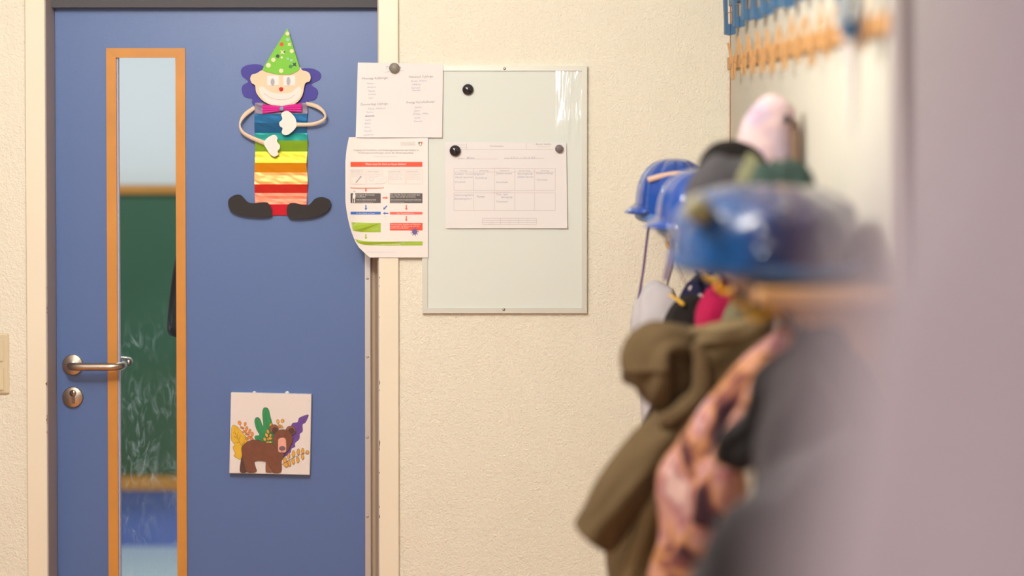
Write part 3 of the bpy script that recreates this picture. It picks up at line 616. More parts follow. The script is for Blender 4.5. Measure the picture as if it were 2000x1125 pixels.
# ================================================================== bear canvas
def C2(x, y): return (430+x/5.625, 750+y/5.625)
cv = thing('canvas_picture', 'square white canvas with a hand coloured brown bear and leaves on the blue door', 'canvas picture', P(527, 925, YD))
b = MB(); YC = YD-.017; q = [C2(118, 96), C2(1003, 116), C2(984, 1000), C2(100, 980)]
M_CAN = mat('primed canvas', (.79, .72, .68), .75, bump=.25, bscale=600)
fr = [P(*p, YC) for p in q]; bk = [v+Vector((0, .0168, 0)) for v in fr]; cen = sum(fr, Vector())/4; inn = [v+(cen-v)*.012+Vector((0, -.0012, 0)) for v in fr]
b.add(inn+fr+bk, [(0,1,2,3)]+[(4+i, 4+(i+1) % 4, (i+1) % 4, i) for i in range(4)]+[(8+i, 8+(i+1) % 4, 4+(i+1) % 4, 4+i) for i in range(4)]+[(11,10,9,8)], M_CAN); b.build('stretched_canvas', cv)
for x in (375, 735):
    b = MB(); b.disc(P(*C2(x, 104), YD-.001), [(.006, -.0008), (.0058, .003), (.004, .005), (.0001, .0055)], mat('clear hook', (.7,.7,.72), .2), 16); b.build('hanging_clip', cv)
b = MB(); lay = [0]
def pen(name, col): return mat('marker '+name, col, .65, var=.22, vscale=60)
BR = pen('brown', (.19, .065, .032)); BRD = pen('dark brown', (.10, .04, .03)); BRL = pen('red brown', (.27, .10, .05)); GR = pen('green', (.03, .27, .09)); YE = pen('yellow', (.72, .44, .03)); PU = pen('purple', (.15, .065, .32)); OR = pen('orange', (.78, .25, .045)); OY = pen('ochre', (.72, .36, .05)); PK = pen('pink', (.80, .38, .30)); MV = pen('mauve', (.20, .11, .15))
LINE = mat('ink outline', (.06, .035, .03), .6)
def shp(pts, m, smooth=4, outline=.5, base=None):
    lay[0] += 1; y = YC-.0012-.00006*lay[0]; q = cr([C2(*p) for p in pts], smooth) if smooth else [C2(*p) for p in pts]
    b.flat(q, y, m, .00005)
    if outline: b.stroke(q, outline, y-.00003, LINE, closed=True)
def ink(pts, w=.45): lay[0] += 1; b.stroke(cr([C2(*p) for p in pts], 5, False), w, YC-.0012-.00006*lay[0]-.00004, LINE)
shp([(970,338),(950,400),(930,430),(905,445),(905,520),(875,548),(868,605),(822,650),(822,690),(785,708),(770,755),(700,805),(688,800),(735,700),(770,600),(780,480),(795,432),(850,420),(865,378),(905,355)], PU)
ink([(965,345),(880,440),(830,560),(780,660),(700,790)])
shp([(525,655),(480,640),(430,620),(385,605),(385,570),(430,560),(400,500),(380,430),(382,385),(405,367),(435,380),(460,440),(475,460),(465,360),(465,300),(480,264),(510,260),(535,285),(550,350),(575,440),(590,500),(600,600),(580,665)], GR)
ink([(500,300),(510,420),(560,620)]); ink([(405,400),(430,500),(500,620)]); ink([(400,590),(460,600),(520,640)])
shp([(225,828),(170,805),(150,785),(165,765),(140,700),(158,665),(125,620),(120,560),(130,470),(150,452),(190,470),(235,520),(255,550),(310,610),(290,640),(240,690),(243,760)], YE)
ink([(150,490),(180,570),(235,680)]); ink([(175,555),(140,530)]); ink([(195,600),(145,570)]); ink([(215,640),(150,650)]); ink([(205,620),(225,560)]); ink([(185,580),(200,530)]); ink([(235,675),(270,630)])
for (x, y, rx, ry, a) in ((213,427,18,23,-.5),(243,482,24,12,.3),(275,440,13,22,.2),(292,490,15,24,.2),(268,522,26,12,-.2),(325,520,14,26,.2),(300,548,28,13,-.1),(352,552,15,26,.2),(322,585,28,14,-.2),(345,600,20,14,.5),(290,600,14,10,.1)): shp(ell(x, y, rx, ry, 16, a), OR, 0, .4)
ink([(215,445),(260,510),(320,570),(370,612)])
for (x, y, rx, ry, a) in ((634,412,15,24,-.2),(686,405,18,20,.4),(672,468,22,14,.5),(650,462,12,20,.3),(525,523,14,24,-.3),(510,562,15,24,-.5),(553,566,13,20,.3),(490,607,15,21,-.5),(530,602,14,20,.2),(550,598,18,16,.1),(520,640,16,12,-.2),(548,638,20,10,.1),(555,448,12,20,.5)): shp(ell(x, y, rx, ry, 16, a), OY, 0, .4)
ink([(515,640),(540,560)]); ink([(640,440),(660,480)])
for (x, y, rx, ry, a) in ((957,749,18,20,.3),(906,735,15,32,.05),(905,800,15,30,-.1),(858,745,16,34,.05),(852,830,16,34,-.15),(805,765,17,34,.05),(803,845,17,34,-.1),(752,790,14,30,.1),(760,870,16,34,-.2),(712,838,20,32,0),(722,885,22,30,-.6)): shp(ell(x, y, rx, ry, 18, a), OY, 0, .45)
ink([(675,888),(800,812),(945,752)], .7)
shp([(245,790),(222,880),(220,965),(288,966),(290,860)], BRD)
shp([(235,702),(265,660),(320,625),(380,612),(460,630),(540,655),(590,665),(660,700),(705,760),(690,810),(674,850),(668,965),(575,970),(540,900),(505,852),(385,845),(385,900),(397,962),(292,966),(255,860),(243,790)], BR, 3)
shp([(503,852),(500,960),(520,968),(580,966),(545,905),(512,850)], BRL, 2)
shp(ell(592, 493, 50, 48), BRL, 0); shp(ell(603, 510, 32, 34), BRD, 0); shp(ell(775, 510, 54, 50), BRL, 0); shp(ell(783, 517, 33, 32), BRD, 0)
shp([(578,600),(598,545),(640,510),(700,500),(757,520),(788,570),(795,620),(772,680),(740,738),(685,755),(630,725),(590,670)], BR)
shp([(635,650),(640,605),(680,588),(718,600),(727,660),(726,735),(710,752),(660,752),(636,735)], PK, 3)
shp(ell(683, 707, 34, 23), MV, 0); shp(ell(652, 568, 6, 7, 10), LINE, 0, 0); shp(ell(720, 568, 6, 7, 10), LINE, 0, 0); ink([(665,738),(685,735),(702,740)])
ink([(255,850),(290,960)]); ink([(510,860),(580,965)]); ink([(670,740),(715,770)])
b.build('drawing', cv)

# ================================================================== right wall: pin rail, pins
M_PIN = mat('pin wood', (.60, .34, .13), .6, var=.15, vscale=30); M_WIRE = mat('spring wire', (.3, .28, .25), .4, metal=.8)
zr = CZ+.137
b = MB(); b.box(XR-.004, XR+.0055, Y(1.74), -.02, zr-.015, zr+.015, mat('rail wood', (.58, .31, .11), .55, var=.12, vscale=20), .001)
tag(b.build('pin_rail'), 'thin orange wooden rail along the right wall with clothes pins on it', 'rail')
def pin_parts(root, k=1.0, m=M_PIN, jumbo=False):
    org = Vector(root['_o'])
    def leg(sg):
        b = MB(); w = .0045*k; t = .0042*k
        prof = [(.0002, -.036), (.0045, -.034), (.0055, -.028), (.0048, -.004), (.0056, .002), (.0105, .030), (.0128, .040), (.0090, .041), (.0036, .018), (.0004, .000), (.0003, -.020), (.0020, -.030)]
        n = len(prof); L = [org+Vector((sg*x*k, -w, z*k)) for x, z in prof]+[org+Vector((sg*x*k, w, z*k)) for x, z in prof]
        tri = tessellate_polygon([[Vector((x, z, 0)) for x, z in prof]])
        b.add(L, [tuple(q) for q in tri]+[tuple(n+i for i in q) for q in tri]+[(i, (i+1) % n, n+(i+1) % n, n+i) for i in range(n)], m); b.build('leg', root)
    leg(1); leg(-1)
    b = MB(); pts = []
    for i in range(40):
        a = i/40*2*math.pi*4; pts.append(org+Vector((.0042*k*math.cos(a), (-.0045+.009*i/40)*k, .0042*k*math.sin(a)-.002*k)))
    b.tube(pts, .0007*k, M_WIRE, 6)
    for s_ in (-1, 1): b.tube([org+Vector((.004*k*s_, .0046*k*s_, -.002*k)), org+Vector((.0058*k*s_, .005*k*s_, -.012*k)), org+Vector((.0058*k*s_, -.002*k*s_, -.013*k))], .0007*k, M_WIRE, 6)
    b.build('spring', root)
xp = XR-.0142
sp = [(1432,122,'holding tight beside the corner, the farthest one'), (1452,112,'second from the corner'), (1470,109,'third from the corner'), (1489,104,'fourth from the corner'), (1508,103,'fifth from the corner'), (1532,95,'sixth from the corner, hanging slightly low'), (1558,80,'seventh from the corner, raised a little'), (1586,85,'eighth from the corner, set lowest on the rail'), (1616,66,'ninth from the corner, raised high on the rail'), (1683,48,'nearest one, behind the low blue clip')]
proto = None
for (px, py, w) in sp:
    s_ = (px-1000)*.00125/xp; loc = P(px, py, Y(s_))
    lab = 'wooden clothes pin on the orange rail, '+w
    if proto is None: proto = thing('clothes_pin', lab, 'clothes pin', loc, 'wooden clothes pins on the rail'); pin_parts(proto, 1.12)
    else: copy_tree(proto, loc, lab, 'wooden clothes pins on the rail')
# big blue clips
M_BC = mat('blue painted clip', (.045, .135, .27), .5, var=.15, vscale=40)
def blue_clip(root):
    o = Vector(root['_o'])
    for s_ in (-1, 1):
        b = MB(); b.add([o+Vector(v) for v in [(s_*.0005, -.017, 0), (s_*.0125, -.017, .003), (s_*.0125, .017, .003), (s_*.0005, .017, 0), (s_*.0005, -.017, .026), (s_*.0125, -.017, .026), (s_*.0125, .017, .026), (s_*.0005, .017, .026)]], [(0,3,2,1),(4,5,6,7),(0,1,5,4),(1,2,6,5),(2,3,7,6),(3,0,4,7)], M_BC)
        b.add([o+Vector(v) for v in [(s_*.0052, -.017, .026), (s_*.0125, -.017, .026), (s_*.0125, .017, .026), (s_*.0052, .017, .026), (s_*.0085, -.017, .135), (s_*.0170, -.017, .135), (s_*.0170, .017, .135), (s_*.0085, .017, .135)]], [(4,5,6,7),(0,1,5,4),(1,2,6,5),(2,3,7,6),(3,0,4,7)], M_BC)
        b.build('leg', root)
    b = MB(); b.tube([o+Vector((-.013, -.0175, .05)), o+Vector((0, -.019, .054)), o+Vector((.013, -.0175, .05))], .0012, M_WIRE, 6); b.build('spring', root)
xq = XR-.014; zq = CZ+.212; proto = None
rb = MB(); rb.box(XR-.001, XR+.0055, Y(1.56), -.02, zq+.065, zq+.095, M_BC, .001); tag(rb.build('clip_rail'), 'upper blue rail on the right wall carrying the big blue clips', 'rail')
words_ = ['beside the corner, farthest of the upper row', 'second from the corner', 'third from the corner', 'fourth from the corner', 'fifth from the corner', 'sixth from the corner', 'seventh from the corner', 'eighth from the corner', 'ninth from the corner', 'tenth from the corner, nearest of the upper row']
for k, s_ in enumerate((1.035, 1.078, 1.12, 1.165, 1.21, 1.26, 1.31, 1.365, 1.42, 1.48)):
    loc = (xq, Y(s_), zq - (.012 if k == 0 else .004*math.sin(k*2.3)))
    lab = 'big blue clip on the upper rail, '+words_[k]
    if proto is None: proto = thing('blue_clip', lab, 'clip', loc, 'big blue clips on the upper rail'); blue_clip(proto)
    else: copy_tree(proto, loc, lab, 'big blue clips on the upper rail')
loc = P(1660, 76, Y(1.69)); bc = copy_tree(proto, loc, 'big blue clip hanging lowest, on the pin rail, holding a white paper slip', 'big blue clips on the upper rail')
b = MB(); L = []
for i in range(11):
    t = i/10; c = loc + Vector((.004*math.sin(t*3), 0, .012-.155*t)); w = .010*(1-t**1.3*.9)+.0008
    for (q, e) in ((-1, 0), (1, 0)): L.append(c+Vector((q*w-.004*t, -.004-.03*t, 0)))
    L += [L[-1]+Vector((0, .001, 0)), L[-2]+Vector((0, .001, 0))]
b.add(L, [(4*i+a, 4*i+4+a, 4*i+4+(a+1) % 4, 4*i+(a+1) % 4) for i in range(10) for a in range(4)], M_PAPER, True); tag(b.build('paper_slip'), 'narrow white paper slip hanging from the low blue clip on the right wall', 'paper slip')

# ================================================================== coat shelf
XF = X0(1273, 0, 425)
xf = .343; zt_ = CZ-.2375+.003; yn = Y(1.765)
M_SHELF = mat('shelf wood', (.50, .27, .11), .5, var=.12, vscale=10)
sh = thing('coat_shelf', 'orange wooden wall shelf with coat hooks under it on the right wall', 'shelf', (XR, -1.2, zt_-.02))
b = MB(); b.box(xf, XR+.005, yn, -.002, zt_-.022, zt_, M_SHELF, .0015); b.build('board', sh)
b = MB(); b.box(XR-.012, XR+.005, yn+.02, -.01, zt_-.12, zt_-.0225, M_SHELF, .0015); b.build('back_rail', sh)
for s_ in (1.06, 1.38, 1.72):
    b = MB(); y = Y(s_); pts = [(XR-.0125, zt_-.0225), (xf+.03, zt_-.0225), (xf+.03, zt_-.03), (XR-.0125, zt_-.115)]
    b.add([(x, y-.008, z) for x, z in pts]+[(x, y+.008, z) for x, z in pts], [(0,1,2,3),(7,6,5,4),(0,4,5,1),(1,5,6,2),(2,6,7,3),(3,7,4,0)], M_SHELF); b.build('bracket', sh)
M_HK = mat('yellow plastic hook', (.80, .45, .02), .35)
for k, s_ in enumerate((1.10, 1.16, 1.22, 1.28, 1.36, 1.46, 1.57, 1.68)):
    y = Y(s_); x = xf+.022; z = zt_-.0225
    b = MB(); b.tube(cr([(x+.008, y, z+.001), (x+.008, y, z-.014), (x+.004, y, z-.026), (x-.009, y, z-.031), (x-.020, y, z-.022), (x-.020, y, z-.012)], 5, False), .0042, M_HK, 10)
    b.tube(cr([(x+.008, y, z-.012), (x+.02, y, z-.024), (x+.034, y, z-.020), (x+.038, y, z-.008)], 5, False), .0042, M_HK, 10)
    b.box(x-.006, x+.022, y-.012, y+.012, z-.004, z-.0002, M_HK); b.build('hook', sh)
    b = MB(); b.box(xf+.002, xf+.0035, y+.03, y+.045, z-.022, z-.0002, M_PAPER); b.build('name_tag', sh)

# ---- helmets
def helmet(name, label, c, r, col, yaw, straps, col2=(.45, .60, .85), visor=True, e=.8, dent=0.):
    c = (c[0], c[1], c[2]+.07*r[2])
    t = thing('bicycle_helmet', label, 'helmet', (c[0], c[1], c[2]), 'bicycle helmets on the shelf'); c = Vector(c)
    m = mat('shell '+name, col, .07, coat=.6); ca, sa = math.cos(yaw), math.sin(yaw)
    def rot(v): return Vector((v.x*ca-v.y*sa, v.x*sa+v.y*ca, v.z))
    b = MB(); nu, nv = 64, 22; L = []
    for i in range(nv+1):
        ph = (i/nv)*math.pi/2
        for k in range(nu):
            th = 2*math.pi*k/nu; rho = max(0, math.cos(ph))**e; u = Vector((rho*math.cos(th), rho*math.sin(th), math.sin(ph)**e))
            g = 1-.045*max(0, math.cos(th*9))**3*math.sin(ph*2)**2 + (.08*max(0, -u.x)*math.cos(ph)) + dent*noise.noise(u*5)
            v = Vector((u.x*r[0], u.y*r[1], u.z*r[2]))*g
            v.z += -.10*r[2]*max(0, abs(u.y)-.4) + .22*r[2]*(0)
            L.append(c+rot(v)+Vector((0, 0, r[2]*.24)))
    b.add(L, [(i*nu+k, i*nu+(k+1) % nu, (i+1)*nu+(k+1) % nu, (i+1)*nu+k) for i in range(nv) for k in range(nu)], m, True); b.build('shell', t)
    b = MB(); L = []; prof = [(1.0, .26), (1.02, .2), (1.0, .10), (.93, .04), (.84, .06), (.80, .28), (.82, .5)]
    for (q, h) in prof:
        for k in range(nu):
            th = 2*math.pi*k/nu; fx = 1+.08*max(0, -math.cos(th)); L.append(c+rot(Vector((math.cos(th)*r[0]*q*fx, math.sin(th)*r[1]*q, 0)))+Vector((0, 0, h*r[2]-.08*r[2]*max(0, abs(math.sin(th))-.4))))
    b.add(L, [(i*nu+k, i*nu+(k+1) % nu, (i+1)*nu+(k+1) % nu, (i+1)*nu+k) for i in range(len(prof)-1) for k in range(nu)], mat('rim '+name, col2, .3), True); b.build('rim', t)
    if visor:
        b = MB(); L = []
        for i in range(13):
            a = math.pi+(i/12-.5)*1.9
            for (q, h) in ((1.0, .40), (1.30, .22), (1.31, .18), (1.0, .33)): 
                qq = 1+(q-1)*math.cos((i/12-.5)*math.pi)**.7 if abs(i/12-.5) < .49 else 1; L.append(c+rot(Vector((math.cos(a)*r[0]*qq*1.05, math.sin(a)*r[1]*qq, 0)))+Vector((0, 0, h*r[2])))
        b.add(L, [(4*i+a, 4*i+4+a, 4*i+4+(a+1) % 4, 4*i+(a+1) % 4) for i in range(12) for a in range(4)], m, True); b.build('visor', t)
    for pts, w in straps:
        b = MB(); Q = [P(px, py, Y(s_)) for px, py, s_ in pts]; b.tube(cr([tuple(p) for p in Q], 6, False), w, mat('purple strap', (.13, .07, .16), .7), 8, flat=.35); b.build('strap', t)
    return t
def on(px, s_, y=None): return (( px-1000)*.00125/s_, Y(s_), zt_)
helmet('far', 'royal blue bicycle helmet at the far end of the shelf, nearest the whiteboard', on(1318, 1.10), (.082, .12, .115), (.008, .065, .34), -.1, [([(1277, 395, 1.09), (1266, 450, 1.10), (1256, 530, 1.10), (1242, 612, 1.10)], .0030)], (.10, .22, .55))
helmet('mid', 'blue bicycle helmet with pale blue rim, second along the shelf from the corner', on(1375, 1.26), (.085, .12, .108), (.008, .06, .30), .05, [([(1290, 440, 1.24), (1312, 500, 1.24), (1349, 572, 1.22)], .0026), ([(1313, 450, 1.26), (1308, 500, 1.27), (1299, 548, 1.27)], .0045)], (.22, .42, .75))
h3 = helmet('near', 'large glossy blue and violet helmet with bright reflections at the near end of the shelf', (.385, Y(1.635), zt_), (.136, .215, .106), (.02, .10, .42), .0, [], (.03, .10, .26), visor=False, e=.62, dent=.035)
nt = MATS['shell near'].node_tree; tc = nt.nodes['Texture Coordinate']; sx = nt.nodes.new('ShaderNodeSeparateXYZ'); nt.links.new(tc.outputs['Object'], sx.inputs[0])
mr = nt.nodes.new('ShaderNodeMapRange'); mr.inputs[1].default_value = -.09; mr.inputs[2].default_value = .03; nt.links.new(sx.outputs[0], mr.inputs[0])
rp = ramp(nt, mr.outputs[0], [(.15, (.002, .056, .20)), (.85, (.028, .021, .075))]); nt.links.new(rp.outputs[0], nt.nodes['Principled BSDF'].inputs['Base Color'])
b = MB(); c = P(1366, 412, Y(1.72)); b.disc(c, [(.019, -.04), (.0195, .0), (.014, .004), (.0001, .005)], mat('ochre dial', (.22, .20, .09), .5), 20); b.build('adjuster_dial', h3)
# beige strap lying over the far helmets
b = MB(); b.tube(cr([tuple(P(px, py, Y(s_))) for px, py, s_ in ((1266, 352, 1.118), (1290, 345, 1.119), (1320, 340, 1.119), (1352, 340, 1.119))], 6, False), .0085, mat('beige band', (.62, .44, .33), .7), 12, flat=.8); tag(b.build('beige_band'), 'beige rolled band lying across the two far blue helmets', 'band')

# ---- hats and soft things on the shelf
def felt(name, col, **k): return mat(name, col, .9, spec=.12, sheen=.04, bump=.5, bscale=120, **k)
def hat_blob(name, label, cat, px0, px1, ytop, s_, dy, m, fn=None, cuff=None, base=None):
    x0 = (px0-1000)*.00125/s_; x1 = (px1-1000)*.00125/s_; z = base if base else zt_; ztop = P(1000, ytop, Y(s_)).z; c = ((x0+x1)/2, Y(s_), z+.0)
    t = thing(name, label, cat, c); b = MB(); h = ztop-z
    b.blob((c[0], c[1], z+h*.35), ((x1-x0)/2, dy, h*.65), m, fn=fn, v0=-.53); b.build('crown', t)
    if cuff: b = MB(); pts = [Vector((c[0]+(x1-x0)*.5*math.cos(a), c[1]+dy*math.sin(a), z+.016)) for a in [i*2*math.pi/32 for i in range(33)]]; b.tube(pts, .014, cuff, 10); b.build('cuff', t)
    return t
wob = lambda k: (lambda u: 1+.10*noise.noise(u*2.2+Vector((k, 0, 0))))
hat_blob('knit_hat', 'black felt hat behind the grey cap on the shelf', 'hat', 1356, 1522, 277, 1.38, .05, felt('black felt', (.010, .008, .007)), lambda u: (1.12-.2*max(0, u.x))*(abs(u.x)**3+abs(u.y)**3+abs(u.z)**3)**(-1/3)*.92)
gc = hat_blob('flat_cap', 'dark grey cap in front of the black hat on the shelf', 'cap', 1336, 1490, 306, 1.44, .043, felt('grey felt', (.06, .057, .063)), lambda u: (abs(u.x)**2.6+abs(u.y)**2.6+abs(u.z)**2.6)**(-1/2.6)*(1+.08*noise.noise(u*2.2)))
hat_blob('knit_hat', 'dark green knitted hat heaped above the large glossy helmet', 'hat', 1450, 1606, 303, 1.50, .04, felt('dark green wool', (.035, .060, .050)), lambda u: (1+.18*noise.noise(u*3+Vector((5, 0, 0))))*(abs(u.x)**3+abs(u.y)**3+abs(u.z)**3)**(-1/3)*.9)
hat_blob('knit_hat', 'olive knitted hat with pale flecks beside the dark green one', 'hat', 1430, 1510, 303, 1.472, .027, felt('olive wool', (.16, .16, .09), var=.4, vscale=40), wob(9))
# pink soft toy with pointed top
pt = thing('soft_toy', 'pink and white mottled soft toy with a dark eye standing behind the hats', 'soft toy', (.44, Y(1.34), zt_))
m = felt('pink plush', (.6, .4, .4)); nt = m.node_tree; n = nt.nodes.new('ShaderNodeTexNoise'); n.inputs['Scale'].default_value = 14; nt.links.new(nt.nodes['Texture Coordinate'].outputs['Object'], n.inputs['Vector'])
r = ramp(nt, n.outputs['Fac'], [(.35, (.62, .55, .53)), (.5, (.62, .44, .45)), (.60, (.46, .38, .48)), (.7, (.58, .26, .30))]); nt.links.new(r.outputs[0], nt.nodes['Principled BSDF'].inputs['Base Color'])
b = MB(); b.limb([(1530, 193, 1.34, 16, .02), (1524, 203, 1.34, 34, .03), (1511, 228, 1.34, 44, .03), (1499, 258, 1.34, 54, .03), (1492, 300, 1.34, 60, .03), (1480, 350, 1.34, 62, .03), (1480, 484, 1.34, 62, .03)], m, amp=.03); b.build('body', pt)
b = MB(); c = P(1537, 233, Y(1.34)-.034); b.blob(c, (.006, .005, .009), M_BLACK, 12, 8); b.build('eye', pt)
b = MB(); b.limb([(1551, 232, 1.342, 5, .012), (1552, 265, 1.342, 12, .02), (1553, 330, 1.342, 14, .02), (1553, 480, 1.342, 14, .02)], felt('brown side shade', (.20, .13, .09)), amp=.03); b.build('shaded_side', pt)  # brown strip: the shadow on the toy's side, put in as colour

# ================================================================== hanging clothes
def cloth(name, col, v=.18, **k): return mat(name, col, .85, spec=.12, sheen=.05, bump=.3, bscale=60, var=v, vscale=14, **k)
def spots(name, base, others, sc_, th=.5):
    m = mat(name, base, .85, spec=.15); nt = m.node_tree; tc = nt.nodes['Texture Coordinate']; v = nt.nodes.new('ShaderNodeTexVoronoi'); v.inputs['Scale'].default_value = sc_; nt.links.new(tc.outputs['Object'], v.inputs['Vector'])
    r = ramp(nt, v.outputs['Distance'], [(th-.03, others[0]), (th, base)]); nt.links.new(r.outputs[0], nt.nodes['Principled BSDF'].inputs['Base Color']); return m
def floral():
    m = mat('floral print', (.7, .35, .3), .85, spec=.15); nt = m.node_tree; tc = nt.nodes['Texture Coordinate']; n = nt.nodes.new('ShaderNodeTexNoise'); n.inputs['Scale'].default_value = 13; n.inputs['Detail'].default_value = 2; n.inputs['Distortion'].default_value = .8
    nt.links.new(tc.outputs['Object'], n.inputs['Vector'])
    r = ramp(nt, n.outputs['Fac'], [(.32, (.04, .018, .025)), (.41, (.17, .06, .05)), (.47, (.42, .20, .085)), (.54, (.44, .23, .19)), (.61, (.27, .10, .11)), (.70, (.52, .35, .31))]); nt.links.new(r.outputs[0], nt.nodes['Principled BSDF'].inputs['Base Color']); return m
def g(name, label, cat, px, py, s_, parts, group=None, hook=None):
    t = thing(name, label, cat, P(px, py, Y(s_)), group)
    if hook:
        top = parts[0][1][0]; hp = Vector((xf+.018+hook[1]*.034, Y(hook[0]), zt_-.048)) ; tp = P(top[0], top[1]+6, Y(top[2]))
        b = MB(); b.tube([hp+Vector((0, -.004, .004)), hp+Vector((0, -.006, -.002)), (hp+tp)/2, tp, (hp+tp)/2+Vector((.004, .004, 0)), hp+Vector((0, .005, 0))], .0022, parts[0][2], 6); b.build('hanging_loop', t)
    for (pn, secs, m, kw) in parts:
        b = MB(); b.limb(secs, m, **kw); o = b.build(pn, t)
    return t
GW = cloth('pale grey jersey', (.52, .50, .52), .08)
g('sweater', 'pale grey sweater hanging farthest along the coat shelf', 'sweater', 1300, 560, 1.10, [('body', [(1302, 556, 1.10, 18, .02), (1290, 582, 1.10, 42, .035), (1284, 640, 1.10, 50, .045), (1288, 720, 1.10, 48, .045), (1300, 850, 1.10, 44, .045)], GW, dict(amp=.06))], hook=(1.10, 0))
g('hooded_top', 'navy top with pale pink and white spots behind the black jacket', 'top', 1390, 548, 1.155, [('body', [(1396, 538, 1.155, 16, .02), (1385, 560, 1.155, 36, .035), (1374, 595, 1.155, 46, .04), (1368, 660, 1.155, 44, .04), (1360, 800, 1.155, 42, .04)], spots('navy spots', (.014, .015, .045), [(.62, .50, .50)], 30, .27), dict(amp=.06))], hook=(1.16, 1))
g('jacket', 'black jacket with a yellow zip pull beside the pale grey sweater', 'jacket', 1370, 580, 1.205, [('body', [(1380, 588, 1.205, 14, .02), (1352, 618, 1.205, 46, .035), (1345, 680, 1.205, 56, .04), (1330, 780, 1.205, 58, .04), (1295, 870, 1.205, 54, .04)], cloth('black nylon', (.016, .013, .012)), dict(amp=.05)),
  ('zip_pull', [(1304, 574, 1.19, 1.6, .002), (1318, 582, 1.20, 2.5, .003), (1335, 595, 1.215, 3.5, .004)], M_HK, dict(amp=0))], hook=(1.22, 0))
g('jacket', 'magenta jacket bulging out under the shelf above the olive parka', 'jacket', 1440, 555, 1.26, [('body', [(1440, 545, 1.26, 18, .02), (1426, 572, 1.26, 38, .035), (1410, 620, 1.26, 50, .04), (1400, 700, 1.26, 46, .04), (1390, 820, 1.26, 40, .04)], cloth('magenta cloth', (.36, .010, .06)), dict(amp=.05))], hook=(1.28, 0))
g('jacket', 'grey olive jacket squeezed between the magenta jacket and the olive parka', 'jacket', 1480, 575, 1.29, [('body', [(1490, 565, 1.29, 14, .02), (1468, 600, 1.29, 38, .03), (1450, 650, 1.29, 44, .03), (1440, 760, 1.29, 40, .03)], cloth('grey olive cloth', (.16, .145, .085)), dict(amp=.04))], hook=(1.28, 1))
OL = cloth('olive cotton', (.105, .070, .033)); OLD = cloth('olive shadow lining', (.15, .105, .05)); OLL = cloth('pale olive lining', (.20, .145, .072))
g('parka', 'olive parka with a big rolled hood and one stiff sleeve sticking out', 'jacket', 1430, 640, 1.36, [
  ('body', [(1500, 625, 1.349, 16, .03), (1430, 690, 1.340, 62, .05), (1372, 780, 1.331, 72, .06), (1310, 880, 1.331, 62, .06), (1262, 980, 1.331, 60, .06), (1245, 1060, 1.331, 56, .06), (1252, 1160, 1.331, 60, .06)], OL, dict(amp=.12, fold=5, seed=2)),
  ('collar', [(1510, 617, 1.385, 12, .015), (1450, 645, 1.385, 22, .02), (1380, 660, 1.385, 24, .02), (1310, 668, 1.385, 24, .02), (1262, 690, 1.385, 22, .02)], OLL, dict(amp=.14, seed=5)),
  ('hood', [(1345, 665, 1.376, 30, .04), (1292, 682, 1.385, 56, .06), (1288, 718, 1.385, 66, .065), (1290, 755, 1.385, 54, .05), (1285, 790, 1.376, 22, .03)], OL, dict(amp=.17, fold=4, seed=8)),
  ('hood', [(1358, 668, 1.412, 10, .01), (1372, 710, 1.412, 17, .015), (1370, 760, 1.412, 19, .015), (1335, 800, 1.412, 19, .015), (1290, 830, 1.403, 16, .012)], OL, dict(amp=.06, seed=4)),
  ('sleeve', [(1372, 740, 1.376, 24, .04), (1330, 812, 1.385, 42, .05), (1272, 880, 1.394, 50, .055), (1218, 955, 1.403, 50, .055), (1176, 1024, 1.403, 47, .05), (1152, 1056, 1.403, 45, .045)], OL, dict(amp=.06, fold=4, seed=11)),
  ('placket', [(1362, 800, 1.403, 14, .02), (1320, 880, 1.403, 15, .02), (1275, 970, 1.403, 17, .02), (1250, 1050, 1.403, 18, .02), (1215, 1150, 1.403, 20, .02)], OLL, dict(amp=.06, seed=6))], hook=(1.36, 1))
FL = floral()
g('coat', 'pink and orange flower print coat hanging in front of the olive parka', 'coat', 1550, 640, 1.45, [
  ('body', [(1550, 640, 1.45, 20, .03), (1500, 705, 1.45, 38, .04), (1448, 775, 1.45, 48, .05), (1392, 860, 1.45, 56, .055), (1366, 945, 1.45, 86, .06), (1352, 1035, 1.45, 68, .06), (1330, 1160, 1.45, 72, .06)], FL, dict(amp=.06, seed=3)),
  ('sleeve', [(1520, 700, 1.47, 22, .03), (1470, 790, 1.48, 26, .03), (1425, 880, 1.48, 34, .035), (1395, 960, 1.48, 42, .035), (1385, 1030, 1.48, 36, .03)], FL, dict(amp=.05, seed=9))], hook=(1.46, 1))
DG = cloth('charcoal cloth', (.026, .023, .024))
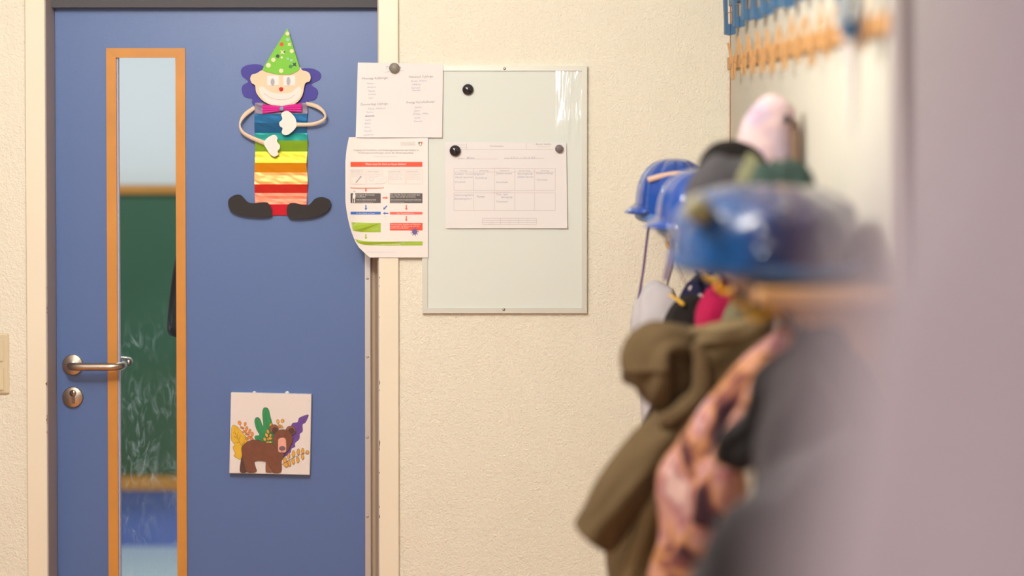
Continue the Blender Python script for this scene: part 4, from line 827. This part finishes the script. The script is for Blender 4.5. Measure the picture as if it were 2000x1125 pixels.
g('jacket', 'charcoal jacket hanging at the near end of the shelf beside the flower coat', 'jacket', 1600, 640, 1.72, [
  ('body', [(1600, 625, 1.71, 36, .03), (1600, 700, 1.71, 70, .05), (1585, 800, 1.71, 96, .055), (1575, 930, 1.71, 100, .055), (1580, 1160, 1.71, 120, .055)], DG, dict(amp=.06, seed=13)),
  ('sleeve', [(1640, 700, 1.70, 30, .03), (1680, 820, 1.70, 44, .035), (1695, 960, 1.70, 46, .035), (1690, 1100, 1.70, 40, .03)], DG, dict(amp=.05, seed=19)),
  ('sleeve', [(1570, 690, 1.66, 30, .03), (1520, 770, 1.66, 52, .04), (1480, 830, 1.66, 40, .03), (1435, 885, 1.66, 44, .03), (1420, 915, 1.66, 24, .02)], cloth('black sleeve', (.018, .016, .016)), dict(amp=.16, seed=15))], hook=(1.68, 1))
g('jacket', 'grey blue jacket low at the near end, in front of the charcoal one', 'jacket', 1650, 900, 1.84, [
  ('body', [(1660, 850, 1.82, 30, .03), (1640, 920, 1.84, 90, .045), (1590, 1010, 1.84, 130, .05), (1530, 1100, 1.84, 150, .05), (1500, 1200, 1.84, 170, .05)], cloth('grey blue cloth', (.040, .038, .041)), dict(amp=.05, seed=17)),
  ('sleeve', [(1720, 900, 1.80, 34, .03), (1770, 1000, 1.80, 50, .035), (1780, 1120, 1.80, 52, .035), (1760, 1260, 1.80, 46, .03)], cloth('grey blue cloth', (.040, .038, .041)), dict(amp=.05, seed=18))], hook=(1.68, 1))

# lilac grey coat hanging right beside the camera, far out of focus
M_LC = cloth('lilac grey cloth', (.38, .335, .385), .12)
sn = D/.80
t = thing('coat', 'large lilac grey coat hanging close to the camera, very blurred, along the right edge', 'coat', P(2100, 400, Y(sn)))
b = MB(); b.limb([(2380, -420, sn, 420, .05), (2360, -100, sn, 465, .07), (2350, 250, sn, 545, .08), (2345, 600, sn, 700, .08), (2345, 900, sn, 765, .08), (2340, 1125, sn, 790, .08), (2290, 2200, sn, 850, .09)], M_LC, amp=.015, fold=9, seed=21, n=80); b.build('body', t)
b = MB(); b.limb([(2280, -500, sn*.98, 60, .02), (2290, -430, sn*.98, 180, .03), (2300, -330, sn*.98, 300, .04)], M_LC, amp=.02); b.build('collar', t)

for o in ROOTS:
    if '_o' in o: del o['_o']
for o in bpy.data.objects:
    if '_o' in o: del o['_o']
